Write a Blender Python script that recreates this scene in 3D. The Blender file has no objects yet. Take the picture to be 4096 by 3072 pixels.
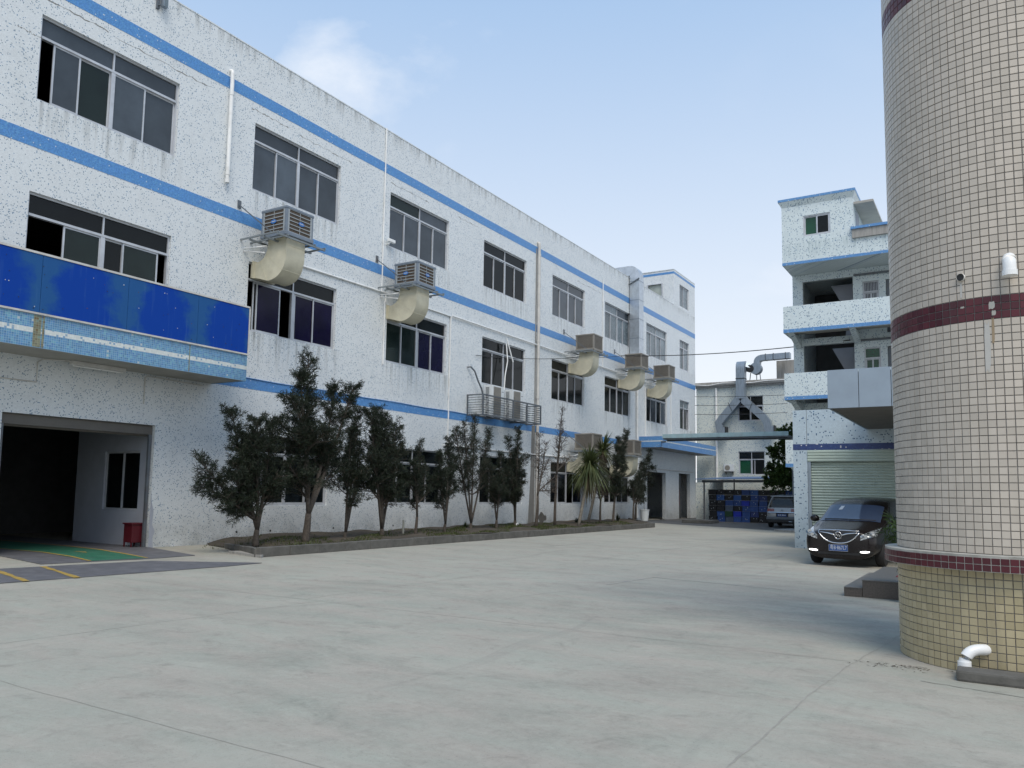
import bpy, bmesh, math, random
import numpy as np
from mathutils import Matrix, Vector
random.seed(7); rng = np.random.default_rng(7)
R = math.radians
sc = bpy.context.scene
COL = sc.collection

# ------------------------------------------------------------------ camera
F, YAW, PITCH, ROLL = 3199.87, -0.562058943, 0.0945085397, 0.0176789974   # focal length in photo pixels, angles from vanishing points
CX, CY, EYE = 1967.72, 1666.61, 1.6
_w = np.array([math.sin(YAW)*math.cos(PITCH), math.cos(YAW)*math.cos(PITCH), math.sin(PITCH)])
_r = np.array([math.cos(YAW), -math.sin(YAW), 0.0]); _u = np.cross(_r, _w)
_r, _u = math.cos(ROLL)*_r+math.sin(ROLL)*_u, -math.sin(ROLL)*_r+math.cos(ROLL)*_u
cam = bpy.data.cameras.new('camera'); cam_o = bpy.data.objects.new('camera', cam); COL.objects.link(cam_o)
cam.sensor_width = 36.0; cam.lens = F/4096*36.0
cam.shift_x = (2048-CX)/4096; cam.shift_y = (CY-1536)/4096
cam.clip_start = .05; cam.clip_end = 2500
cam_o.matrix_world = Matrix(((_r[0], _u[0], -_w[0], 0), (_r[1], _u[1], -_w[1], 0), (_r[2], _u[2], -_w[2], EYE), (0, 0, 0, 1)))
sc.camera = cam_o

def onX(x, y, X):                                   # photo pixel -> point on the wall plane X = const
    d = _w+_r*(x-CX)/F-_u*(y-CY)/F; t = X/d[0]; return Vector((X, d[1]*t, EYE+d[2]*t))
def onY(x, y, Y):
    d = _w+_r*(x-CX)/F-_u*(y-CY)/F; t = Y/d[1]; return Vector((d[0]*t, Y, EYE+d[2]*t))
def onZ(x, y, Z=0.0):
    d = _w+_r*(x-CX)/F-_u*(y-CY)/F; t = (Z-EYE)/d[2]; return Vector((d[0]*t, d[1]*t, Z))

# ------------------------------------------------------------------ world, sun, exposure
SUN_EL, SUN_AZ = R(55), R(138)                      # azimuth clockwise from +Y
CLOUD_OFF = (2.8, 1.4, .9)
CLOUD_OFF2 = (.6, 1.9, .2)
wd = bpy.data.worlds.new('World'); sc.world = wd; wd.use_nodes = True
nt = wd.node_tree; nt.nodes.clear()
def wn(t, **k):
    n = nt.nodes.new(t)
    for a, b in k.items(): setattr(n, a, b)
    return n
sky = wn('ShaderNodeTexSky', sky_type='NISHITA', sun_disc=False, sun_elevation=SUN_EL, sun_rotation=SUN_AZ, altitude=0, air_density=1.0, dust_density=1.0, ozone_density=2.5)
tc = wn('ShaderNodeTexCoord'); mp = wn('ShaderNodeMapping'); mp.inputs['Scale'].default_value = (1.0, 1.0, 1.7); mp.inputs['Location'].default_value = CLOUD_OFF
nz = wn('ShaderNodeTexNoise'); nz.inputs['Scale'].default_value = 3.6; nz.inputs['Detail'].default_value = 10; nz.inputs['Roughness'].default_value = .56; nz.inputs['Distortion'].default_value = .25
cr = wn('ShaderNodeMapRange'); cr.inputs[1].default_value = .55; cr.inputs[2].default_value = .74; cr.inputs[3].default_value = 0; cr.inputs[4].default_value = .85
sx = wn('ShaderNodeSeparateXYZ'); hz = wn('ShaderNodeMapRange'); hz.inputs[1].default_value = .02; hz.inputs[2].default_value = .66; hz.inputs[3].default_value = 1.0; hz.inputs[4].default_value = 0.0
hp = wn('ShaderNodeMath', operation='POWER'); hp.inputs[1].default_value = 1.2
veil = wn('ShaderNodeMix', data_type='RGBA'); veil.inputs[0].default_value = .66; veil.inputs[7].default_value = (4.1, 6.6, 10.2, 1)
m2 = wn('ShaderNodeMix', data_type='RGBA'); m2.inputs[7].default_value = (9.5, 9.6, 9.65, 1)
mix = wn('ShaderNodeMix', data_type='RGBA'); mix.inputs[7].default_value = (8.8, 9.2, 9.8, 1)
bg = wn('ShaderNodeBackground'); bg.inputs['Strength'].default_value = .107; wo = wn('ShaderNodeOutputWorld')
lk = nt.links.new
lk(tc.outputs['Generated'], mp.inputs['Vector']); lk(mp.outputs[0], nz.inputs['Vector']); lk(nz.outputs[0], cr.inputs[0])
nb_ = wn('ShaderNodeTexNoise'); nb_.inputs['Scale'].default_value = 1.5; nb_.inputs['Detail'].default_value = 2; mb_ = wn('ShaderNodeMapping'); mb_.inputs['Location'].default_value = CLOUD_OFF2
br_ = wn('ShaderNodeMapRange'); br_.inputs[1].default_value = .44; br_.inputs[2].default_value = .60; cm_ = wn('ShaderNodeMath', operation='MULTIPLY')
lk(tc.outputs['Generated'], mb_.inputs[0]); lk(mb_.outputs[0], nb_.inputs['Vector']); lk(nb_.outputs[0], br_.inputs[0]); lk(cr.outputs[0], cm_.inputs[0]); lk(br_.outputs[0], cm_.inputs[1])
lk(tc.outputs['Generated'], sx.inputs[0]); lk(sx.outputs[2], hz.inputs[0]); lk(hz.outputs[0], hp.inputs[0])
lk(sky.outputs[0], veil.inputs[6]); lk(veil.outputs[2], m2.inputs[6]); lk(hp.outputs[0], m2.inputs[0])
lk(m2.outputs[2], mix.inputs[6]); lk(cm_.outputs[0], mix.inputs[0]); lk(mix.outputs[2], bg.inputs[0]); lk(bg.outputs[0], wo.inputs[0])
sun = bpy.data.lights.new('sun', 'SUN'); sun.energy = 2.45; sun.angle = R(32); sun.color = (1, .91, .79)
sun_o = bpy.data.objects.new('sun', sun); COL.objects.link(sun_o)
sd = Vector((math.sin(SUN_AZ)*math.cos(SUN_EL), math.cos(SUN_AZ)*math.cos(SUN_EL), math.sin(SUN_EL)))
sun_o.rotation_euler = sd.to_track_quat('Z', 'Y').to_euler(); sun_o.location = (10, -10, 40)
vs = sc.view_settings; vs.view_transform = 'Standard'; vs.look = 'None'; vs.exposure = 0.0; vs.gamma = 1.0; vs.use_curve_mapping = False
sc.render.resolution_x = 1024; sc.render.resolution_y = 768

# ------------------------------------------------------------------ mesh helpers
class MB:
    def __init__(s): s.v = []; s.f = []; s.m = []
    def add(s, vs, fs, mi=0):
        b = len(s.v); s.v += [tuple(p) for p in vs]
        for f in fs: s.f.append(tuple(b+i for i in f)); s.m.append(mi)
        return s
    def box(s, x0, x1, y0, y1, z0, z1, mi=0):
        return s.add([(x0,y0,z0),(x1,y0,z0),(x1,y1,z0),(x0,y1,z0),(x0,y0,z1),(x1,y0,z1),(x1,y1,z1),(x0,y1,z1)],
                     [(0,3,2,1),(4,5,6,7),(0,1,5,4),(1,2,6,5),(2,3,7,6),(3,0,4,7)], mi)
    def bbox(s, x0, x1, y0, y1, z0, z1, b=.01, mi=0):            # box with chamfered edges
        bm = bmesh.new(); bmesh.ops.create_cube(bm, size=1)
        for v in bm.verts: v.co = Vector(((x0+x1)/2+v.co.x*(x1-x0), (y0+y1)/2+v.co.y*(y1-y0), (z0+z1)/2+v.co.z*(z1-z0)))
        bmesh.ops.bevel(bm, geom=list(bm.edges), offset=b, segments=2, profile=.6, affect='EDGES')
        s.frombm(bm, mi); return s
    def frombm(s, bm, mi=0):
        bm.verts.ensure_lookup_table(); s.add([v.co[:] for v in bm.verts], [[v.index for v in f.verts] for f in bm.faces], mi); bm.free()
    def bar(s, a, b, w, h=None, mi=0, up=(0,0,1)):
        a = Vector(a); b = Vector(b); d = (b-a).normalized(); up = Vector(up)
        if abs(d.dot(up)) > .98: up = Vector((0,1,0))
        q = d.cross(up).normalized(); u = q.cross(d); h = h or w
        P = [p+q*i*w/2+u*j*h/2 for p in (a, b) for (i, j) in ((-1,-1),(1,-1),(1,1),(-1,1))]
        return s.add(P, [(0,3,2,1),(4,5,6,7),(0,1,5,4),(1,2,6,5),(2,3,7,6),(3,0,4,7)], mi)
    def tube(s, pts, r, n=8, mi=0, cap=True):
        pts = [Vector(p) for p in pts]; rs = r if isinstance(r, (list, tuple)) else [r]*len(pts)
        ref = Vector((.13,.21,.97)); rings = []
        for i, p in enumerate(pts):
            d = (pts[min(i+1, len(pts)-1)]-pts[max(i-1, 0)]).normalized()
            if abs(d.dot(ref)) > .95: ref = Vector((.9,.3,.1))
            q = d.cross(ref).normalized(); u = q.cross(d)
            rings.append([p+(q*math.cos(k*2*math.pi/n)+u*math.sin(k*2*math.pi/n))*rs[i] for k in range(n)])
        b = len(s.v); s.v += [tuple(p) for g in rings for p in g]
        for i in range(len(pts)-1):
            for k in range(n):
                s.f.append((b+i*n+k, b+i*n+(k+1)%n, b+(i+1)*n+(k+1)%n, b+(i+1)*n+k)); s.m.append(mi)
        if cap:
            s.f.append(tuple(b+k for k in range(n))[::-1]); s.m.append(mi)
            s.f.append(tuple(b+(len(pts)-1)*n+k for k in range(n))); s.m.append(mi)
        return s
    def prism(s, poly, axis, a, b, mi=0):                        # polygon in the two other axes, extruded along axis
        n = len(poly)
        def P(p, t): return {'x': (t, p[0], p[1]), 'y': (p[0], t, p[1]), 'z': (p[0], p[1], t)}[axis]
        vs = [P(p, a) for p in poly]+[P(p, b) for p in poly]
        return s.add(vs, [tuple(range(n))[::-1], tuple(range(n, 2*n))]+[(i, (i+1)%n, n+(i+1)%n, n+i) for i in range(n)], mi)
    def lathe(s, prof, c=(0,0,0), n=24, mi=0):
        b = len(s.v); m = len(prof)
        for k in range(n):
            a = 2*math.pi*k/n
            for (r, z) in prof: s.v.append((c[0]+r*math.cos(a), c[1]+r*math.sin(a), c[2]+z))
        for k in range(n):
            for i in range(m-1):
                s.f.append((b+k*m+i, b+((k+1)%n)*m+i, b+((k+1)%n)*m+i+1, b+k*m+i+1)); s.m.append(mi)
        return s
    def grid(s, fn, nu, nv, mi=0, close=False):
        b = len(s.v)
        for i in range(nu+1):
            for j in range(nv+1): s.v.append(tuple(fn(i/nu, j/nv)))
        for i in range(nu):
            for j in range(nv):
                s.f.append((b+i*(nv+1)+j, b+(i+1)*(nv+1)+j, b+(i+1)*(nv+1)+j+1, b+i*(nv+1)+j+1)); s.m.append(mi)
        return s

ORG = {}
def tag(o, label, cat, group=None):
    o['label'] = label; o['category'] = cat
    if group: o['group'] = group
    return o
def thing(name, label, cat, loc=(0,0,0), rz=0, group=None):
    o = bpy.data.objects.new(name, None); COL.objects.link(o); o.location = loc; o.rotation_euler = (0,0,rz); o.empty_display_size = .3
    ORG[o.name] = Vector(loc); tag(o, label, cat, group); return o
def obj(name, mb, mats, parent=None, smooth=False, local=False, fix=True):
    """one mesh object; coordinates in mb are world coordinates unless local"""
    off = Vector((0,0,0)) if (local or parent is None) else ORG[parent.name]
    me = bpy.data.meshes.new(name)
    me.from_pydata([(p[0]-off[0], p[1]-off[1], p[2]-off[2]) for p in mb.v], [], mb.f)
    if not isinstance(mats, (list, tuple)): mats = [mats]
    for m in mats: me.materials.append(m)
    if len(mats) > 1: me.polygons.foreach_set('material_index', mb.m)
    if fix:
        bm = bmesh.new(); bm.from_mesh(me); bmesh.ops.recalc_face_normals(bm, faces=bm.faces); bm.to_mesh(me); bm.free()
    if smooth:
        me.polygons.foreach_set('use_smooth', [True]*len(me.polygons))
        if smooth != 'all': me.set_sharp_from_angle(angle=R(38))
    me.update()
    o = bpy.data.objects.new(name, me); COL.objects.link(o)
    if parent is not None: o.parent = parent
    ORG[o.name] = off
    return o
def mesh_at(name, me, parent, loc, rz=0):
    o = bpy.data.objects.new(name, me); COL.objects.link(o); o.parent = parent; o.location = loc; o.rotation_euler = (0,0,rz); return o
def struct(name, mb, mats, parent=None, **k):
    o = obj(name, mb, mats, parent, **k)
    if parent is None: o['kind'] = 'structure'
    return o
def copy_tree(o, parent=None):
    c = o.copy(); COL.objects.link(c); c.parent = parent
    for ch in list(o.children): copy_tree(ch, c)
    return c
def text_mb(txt, size, spacing=1.0):
    cu = bpy.data.curves.new('tmp', 'FONT'); cu.body = txt; cu.size = size; cu.align_x = 'CENTER'; cu.align_y = 'CENTER'; cu.space_character = spacing
    o = bpy.data.objects.new('tmp', cu); COL.objects.link(o)
    dg = bpy.context.evaluated_depsgraph_get(); me = o.evaluated_get(dg).to_mesh()
    mb = MB(); mb.v = [tuple(v.co) for v in me.vertices]; mb.f = [tuple(p.vertices) for p in me.polygons]; mb.m = [0]*len(mb.f)
    o.evaluated_get(dg).to_mesh_clear(); bpy.data.objects.remove(o); bpy.data.curves.remove(cu)
    return mb

# ------------------------------------------------------------------ materials
class G:
    def __init__(s, name):
        s.m = bpy.data.materials.new(name); s.m.use_nodes = True; s.t = s.m.node_tree; s.t.nodes.clear()
        s.out = s.t.nodes.new('ShaderNodeOutputMaterial'); s.b = s.t.nodes.new('ShaderNodeBsdfPrincipled'); s.t.links.new(s.b.outputs[0], s.out.inputs[0])
    def put(s, sock, v):
        if hasattr(v, 'node'): s.t.links.new(v, sock)
        elif v is not None:
            try: sock.default_value = v
            except Exception: sock.default_value = tuple(v)+(1,)
    def n(s, t, ins=None, o=0, **at):
        nd = s.t.nodes.new(t)
        for a, b in at.items(): setattr(nd, a, b)
        for k, v in (ins or {}).items(): s.put(nd.inputs[k], v)
        return nd.outputs[o]
    def math(s, op, a, b=None, c=None, clamp=False):
        nd = s.t.nodes.new('ShaderNodeMath'); nd.operation = op; nd.use_clamp = clamp
        for i, v in enumerate((a, b, c)):
            if v is not None: s.put(nd.inputs[i], v)
        return nd.outputs[0]
    def mix(s, f, a, b, bt='MIX'):
        nd = s.t.nodes.new('ShaderNodeMix'); nd.data_type = 'RGBA'; nd.blend_type = bt
        s.put(nd.inputs[0], f); s.put(nd.inputs[6], a); s.put(nd.inputs[7], b); return nd.outputs[2]
    def pos(s): return s.n('ShaderNodeNewGeometry')
    def xyz(s):
        nd = s.t.nodes.new('ShaderNodeSeparateXYZ'); s.t.links.new(s.pos(), nd.inputs[0]); return nd.outputs
    def vec(s, x, y, z=0.0): return s.n('ShaderNodeCombineXYZ', {0: x, 1: y, 2: z})
    def noise(s, v, scale, detail=3, rough=.55, dist=0.0, o=0): return s.n('ShaderNodeTexNoise', {'Vector': v, 'Scale': scale, 'Detail': detail, 'Roughness': rough, 'Distortion': dist}, o=o)
    def ramp(s, f, lo, hi, a=0.0, b=1.0): return s.n('ShaderNodeMapRange', {0: f, 1: lo, 2: hi, 3: a, 4: b})
    def bump(s, h, st, dist=.01):
        s.put(s.b.inputs['Normal'], s.n('ShaderNodeBump', {'Height': h, 'Strength': st, 'Distance': dist}))
    def fin(s, col=None, rough=None, metal=None, spec=None, coat=None):
        for k, v in (('Base Color', col), ('Roughness', rough), ('Metallic', metal), ('Specular IOR Level', spec), ('Coat Weight', coat)):
            if v is not None: s.put(s.b.inputs[k], v)
        return s.m
def scale(c, k): return (c[0]*k, c[1]*k, c[2]*k, 1)
def plain(name, c, rough=.6, metal=0.0, var=.18, vs=2.5, bump=0.0, bs=80, spec=.5, dirt=None, dirt_amt=.5, ds=1.2, streak=False, obj_rand=0.0, coat=None):
    g = G(name); p = g.pos()
    if streak:
        x = g.xyz(); p2 = g.vec(g.math('MULTIPLY', x[0], 6.0), g.math('MULTIPLY', x[1], 6.0), g.math('MULTIPLY', x[2], .5))
    else: p2 = p
    f = g.ramp(g.noise(p2, vs, 5, .6), .3, .7); col = g.mix(f, scale(c, 1-var), scale(c, 1+var))
    if dirt:
        d = g.ramp(g.noise(p2, ds, 6, .65), .48, .72, 0, dirt_amt); col = g.mix(d, col, tuple(dirt)+(1,))
    if obj_rand:
        r = g.n('ShaderNodeObjectInfo', o=5); col = g.mix(g.ramp(r, 0, 1, 0, 1), col, g.mix(1.0, col, scale((1,1,1), 1-obj_rand), 'MULTIPLY'))
    if bump: g.bump(g.noise(p, bs, 3), bump)
    return g.fin(col, rough, metal, spec, coat)

def mosaic(name, base, specks, prob, pitch, joint=(.42,.44,.45), jw=.10, jmix=.55, windows=False, dirt=.35, base_dirt=True, tone=.07, missing=None, zs=(), stain=(.16,.17,.16)):
    g = G(name); x = g.xyz(); u = g.math('ADD', x[0], x[1]); v = x[2]
    us = g.math('DIVIDE', u, pitch); v_s = g.math('DIVIDE', v, pitch)
    cell = g.vec(g.math('FLOOR', us), g.math('FLOOR', v_s))
    wnd = g.t.nodes.new('ShaderNodeTexWhiteNoise'); wnd.noise_dimensions = '2D'; g.t.links.new(cell, wnd.inputs['Vector'])
    w2 = g.t.nodes.new('ShaderNodeTexWhiteNoise'); w2.noise_dimensions = '3D'; g.t.links.new(g.n('ShaderNodeVectorMath', {0: cell, 1: (17.3, 5.1, 3.7)}, operation='ADD'), w2.inputs['Vector'])
    p = g.vec(u, v)
    big = g.noise(p, .55, 4, .6)
    col = g.mix(g.ramp(w2.outputs[0], 0, 1), scale(base, 1-tone), scale(base, 1+tone))
    if specks:
        clump = g.ramp(g.noise(p, 2.2, 2), .3, .7, prob*.55, prob*1.5)
        m = g.math('LESS_THAN', wnd.outputs[0], clump)
        col = g.mix(m, col, g.mix(w2.outputs[0], tuple(specks[0])+(1,), tuple(specks[1])+(1,)))
    if missing:
        col = g.mix(g.math('LESS_THAN', wnd.outputs[0], missing[1]), col, tuple(missing[0])+(1,))
    j = g.math('MAXIMUM', g.math('LESS_THAN', g.math('FRACT', us), jw), g.math('LESS_THAN', g.math('FRACT', v_s), jw))
    col = g.mix(g.math('MULTIPLY', j, jmix), col, tuple(joint)+(1,))
    # weathering: broad dirt, rain streaks below the sills and the parapet, splash at the foot
    st = g.ramp(g.noise(g.vec(g.math('MULTIPLY', u, 5.5), g.math('MULTIPLY', v, .38)), 1.0, 6, .68), .46, .72)
    soft = g.ramp(big, .42, .8, 0, dirt)
    amt = g.math('MULTIPLY', g.ramp(g.noise(p, 1.7, 6, .7), .45, .8), soft)
    if windows:
        s = g.math('MULTIPLY', g.math('FRACT', g.math('DIVIDE', g.math('SUBTRACT', x[1], 9.35), 6.52)), 6.52)
        inw = g.math('MULTIPLY', g.ramp(s, 0, .25), g.ramp(s, 3.95, 4.3, 1, 0))
        tot = None
        for (z0, L) in ((6.33, 1.3), (10.68, 1.05), (15.08, .55)):
            k = g.math('MULTIPLY', g.ramp(v, z0-L, z0-.02), g.math('LESS_THAN', v, z0+.01))
            if z0 < 15: k = g.math('MULTIPLY', k, inw)
            tot = k if tot is None else g.math('MAXIMUM', tot, k)
        amt = g.math('MAXIMUM', amt, g.math('MULTIPLY', g.math('MULTIPLY', tot, st), .95))
    for (z0, L) in zs:
        k = g.math('MULTIPLY', g.ramp(v, z0-L, z0-.02), g.math('LESS_THAN', v, z0+.01))
        amt = g.math('MAXIMUM', amt, g.math('MULTIPLY', g.math('MULTIPLY', k, st), .9))
    if base_dirt:
        k = g.math('MULTIPLY', g.ramp(v, 0.0, 1.1, 1, 0), g.ramp(g.noise(p, 1.1, 7, .72), .32, .68))
        amt = g.math('MAXIMUM', amt, g.math('MULTIPLY', k, .85))
    col = g.mix(amt, col, tuple(stain)+(1,))
    g.bump(g.math('SUBTRACT', 1.0, j), .25, .003)
    return g.fin(col, .38, 0, .4)

WHITE = (.71, .745, .755)
M = {}
SP = ((.19,.25,.30), (.20,.32,.45))
M['facade'] = mosaic('facade_mosaic', WHITE, SP, .066, .023, windows=True, stain=(.20,.205,.19))
M['facade_plain'] = mosaic('tower_mosaic', WHITE, SP, .06, .023, dirt=.4)
M['blue_band'] = mosaic('blue_mosaic', (.085,.25,.55), ((.05,.17,.45), (.13,.35,.60)), .3, .026, joint=(.13,.28,.52), jmix=.4, dirt=.2, base_dirt=False, tone=.16, missing=((.6,.65,.68), .006))
M['fascia'] = mosaic('canopy_mosaic', (.09,.235,.41), ((.07,.19,.42), (.15,.36,.46)), .4, .05, joint=(.40,.52,.58), jw=.14, jmix=.6, dirt=.5, base_dirt=False, tone=.2, missing=((.42,.48,.5), .007), stain=(.13,.17,.15))
M['fascia_white'] = mosaic('canopy_white_mosaic', (.62,.66,.64), ((.2,.35,.5), (.3,.4,.5)), .12, .05, jmix=.4, dirt=.5, base_dirt=False, stain=(.3,.27,.18))
M['dorm'] = mosaic('dormitory_mosaic', (.64,.72,.73), SP, .085, .036, dirt=.5, base_dirt=False, stain=(.24,.32,.33), zs=((13.0,.9),))
M['block'] = mosaic('entrance_mosaic', (.50,.60,.66), ((.04,.08,.16), (.08,.17,.29)), .058, .036, joint=(.28,.33,.37), jw=.14, dirt=.35, stain=(.22,.28,.31))
M['navy_band'] = mosaic('navy_mosaic', (.025,.05,.17), ((.02,.04,.14), (.04,.08,.22)), .3, .038, joint=(.08,.1,.2), dirt=.2, base_dirt=False, missing=((.55,.55,.58), .02))
M['dorm_band'] = mosaic('dormitory_blue_mosaic', (.10,.25,.50), ((.07,.2,.5), (.16,.35,.6)), .3, .036, joint=(.15,.3,.5), dirt=.25, base_dirt=False, missing=((.55,.6,.63), .015))
M['back'] = mosaic('back_wall_mosaic', (.60,.64,.60), SP, .085, .040, dirt=.5, stain=(.3,.32,.28))
M['alu'] = plain('aluminium_frame', (.52,.54,.57), .42, .3, var=.12, dirt=(.2,.2,.19), dirt_amt=.3)
M['white_pvc'] = plain('white_pvc', (.80,.81,.80), .35, var=.06, dirt=(.35,.33,.28), dirt_amt=.4, ds=3)
M['grey_pvc'] = plain('aged_pvc', (.56,.55,.52), .45, var=.1, dirt=(.3,.28,.26), dirt_amt=.5, ds=2)
M['galv'] = plain('galvanised_sheet', (.27,.32,.37), .38, .5, var=.22, vs=5, streak=True, dirt=(.2,.22,.24), dirt_amt=.4)
M['galv_bright'] = plain('bright_galvanised_sheet', (.50,.54,.58), .34, .7, var=.16, vs=4)
M['cream'] = plain('cream_duct', (.60,.565,.43), .5, var=.1, vs=2, dirt=(.28,.25,.16), dirt_amt=.35, ds=1.6)
M['cooler_grey'] = plain('grey_cooler_plastic', (.17,.205,.25), .42, var=.12)
M['cooler_frame'] = plain('pale_louver_plastic', (.31,.34,.355), .45, var=.1)
M['cooler_beige'] = plain('beige_cooler_plastic', (.235,.22,.19), .5, var=.12, dirt=(.14,.12,.1), dirt_amt=.4)
M['pad'] = plain('brown_cooling_pad', (.085,.066,.05), .85, var=.35, vs=30, bump=.5, bs=120)
M['steel'] = plain('painted_steel', (.13,.15,.17), .5, .3, var=.2, dirt=(.12,.07,.04), dirt_amt=.4, ds=4)
M['black'] = plain('black_plastic', (.012,.012,.013), .5, var=.2)
M['cable'] = plain('black_cable', (.02,.02,.022), .6, var=.1)
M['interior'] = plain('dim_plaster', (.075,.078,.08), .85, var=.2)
M['room_white'] = plain('room_plaster', (.36,.385,.44), .8, var=.06, dirt=(.25,.25,.27), dirt_amt=.2)
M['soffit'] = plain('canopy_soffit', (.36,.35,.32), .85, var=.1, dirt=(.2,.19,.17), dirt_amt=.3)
M['concrete'] = plain('old_concrete', (.115,.111,.10), .9, var=.2, vs=4, bump=.4, bs=40, dirt=(.05,.05,.045), dirt_amt=.7, ds=2.2)
M['concrete_light'] = plain('weathered_concrete', (.33,.32,.30), .9, var=.15, vs=3, bump=.3, bs=50, dirt=(.14,.135,.125), dirt_amt=.6, ds=1.4, streak=True)
M['roof_tile'] = plain('roof_screed', (.3,.3,.29), .9)
M['green_paint'] = plain('pale_green_slat', (.42,.50,.44), .42, var=.07, dirt=(.25,.28,.24), dirt_amt=.3, ds=5)
M['panel'] = plain('aluminium_composite', (.29,.355,.42), .4, .2, var=.06, vs=1.5, dirt=(.2,.24,.3), dirt_amt=.3)
M['teal'] = plain('pale_teal_flashing', (.32,.46,.50), .5, var=.15, dirt=(.5,.55,.55), dirt_amt=.4, ds=1.5)
M['shed_blue'] = plain('blue_roof_sheet', (.10,.16,.28), .5, var=.15)
M['red_box'] = plain('red_enamel', (.085,.008,.014), .45, var=.15)
M['red_carpet'] = plain('red_carpet', (.16,.015,.02), .95)
M['granite'] = plain('brown_granite', (.085,.072,.062), .35, var=.3, vs=40)
M['granite_top'] = plain('grey_granite_tread', (.135,.13,.12), .4, var=.2, vs=40)
M['bucket'] = plain('white_plastic', (.62,.65,.66), .4, var=.05)
M['tyre'] = plain('tyre_rubber', (.014,.014,.015), .8, var=.3)
M['chrome'] = plain('chrome', (.62,.63,.65), .15, 1.0, var=.04)
M['rim'] = plain('wheel_alloy', (.3,.3,.31), .3, .9, var=.1)
M['plate_blue'] = plain('blue_plate', (.012,.058,.21), .4, var=.05)
M['plate_white'] = plain('plate_white', (.5,.53,.56), .4, var=.05)
M['tail_red'] = plain('tail_lamp_red', (.16,.012,.015), .15, var=.1, coat=.8)
M['bark'] = plain('bark', (.075,.062,.05), .9, var=.4, vs=18, bump=.7, bs=60)
M['bark_pale'] = plain('pale_bark', (.16,.145,.12), .9, var=.35, vs=14, bump=.6, bs=50)
M['soil'] = plain('soil', (.055,.045,.032), .95, var=.4, vs=5, bump=.6, bs=30, dirt=(.12,.09,.055), dirt_amt=.6, ds=.8)
M['pole'] = plain('pale_post', (.42,.42,.36), .6, var=.1)

def glass(name, c, rough=.07, clear=0.0, tint=(.4,.45,.44), var=.3, spec=.5, orand=0):
    g = G(name); x = g.xyz(); p = g.pos()
    f = g.ramp(g.noise(p, .9, 4, .6), .3, .7); col = g.mix(f, scale(c, 1-var), scale(c, 1+var))
    if orand: col = g.mix(g.n('ShaderNodeObjectInfo', o=5), g.mix(1.0, col, scale((1,1,1), 1-orand*.5), 'MULTIPLY'), g.mix(1.0, col, scale((1,1.02,1.05), 1+orand), 'MULTIPLY'))
    g.bump(g.noise(p, 2.0, 2), .05, .02); g.fin(col, g.ramp(g.noise(p, 3.0, 5, .6), .3, .8, rough*.6, rough*2.2), 0, spec)
    if clear:
        tr = g.n('ShaderNodeBsdfTransparent', {0: tuple(tint)+(1,)})
        ms = g.n('ShaderNodeMixShader', {0: clear, 1: g.b.outputs[0], 2: tr}); g.t.links.new(ms, g.out.inputs[0])
    return g.m
M['g_slate'] = glass('slate_film_glass', (.040,.050,.060), .14, orand=.6)
M['g_slate2'] = glass('pale_film_glass', (.12,.15,.165), .2, orand=.4)
M['g_purple'] = glass('purple_film_glass', (.006,.004,.026), .10, spec=.2)
M['g_green'] = glass('clear_greenish_glass', (.022,.036,.034), .05, clear=.45, tint=(.45,.55,.5))
M['g_dark'] = glass('dark_clear_glass', (.010,.013,.014), .05, clear=.5, tint=(.35,.4,.4))
M['g_bgreen'] = glass('green_tinted_glass', (.012,.09,.045), .08, clear=.2)
M['g_tower'] = glass('milky_glass', (.38,.42,.38), .3)
M['windscreen'] = glass('windscreen_glass', (.045,.065,.11), .05, var=.1)
M['car_glass'] = glass('dark_car_glass', (.006,.007,.008), .04)
M['rear_glass'] = glass('rear_glass', (.012,.013,.014), .05)

def carpaint(name, c, metal=.35, rough=.32):
    g = G(name); p = g.pos(); fl = g.noise(p, 900, 1)
    col = g.mix(g.ramp(fl, .35, .65), scale(c, .85), scale(c, 1.2))
    dust = g.ramp(g.noise(p, 3, 5, .6), .35, .8, 0, .05); col = g.mix(dust, col, (.2,.19,.17,1))
    return g.fin(col, rough, metal, .3, .22)
M['brown_paint'] = carpaint('brown_metallic_paint', (.011,.0085,.009), .2, .26)
M['silver_paint'] = carpaint('silver_metallic_paint', (.27,.29,.31), .5)

def emit(name, c, st):
    g = G(name); g.put(g.b.inputs['Emission Color'], tuple(c)+(1,)); g.put(g.b.inputs['Emission Strength'], st); return g.fin((.8,.8,.8,1), .3)
M['drl'] = emit('lit_running_lamp', (1,.98,.95), 6.0)

def lamp_glass():
    g = G('headlamp_lens'); p = g.pos(); f = g.noise(p, 22, 3)
    return g.fin(g.mix(g.ramp(f, .4, .6), (.03,.035,.035,1), (.36,.39,.40,1)), .08, .35, .6, 1.0)
M['headlamp'] = lamp_glass()

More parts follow.
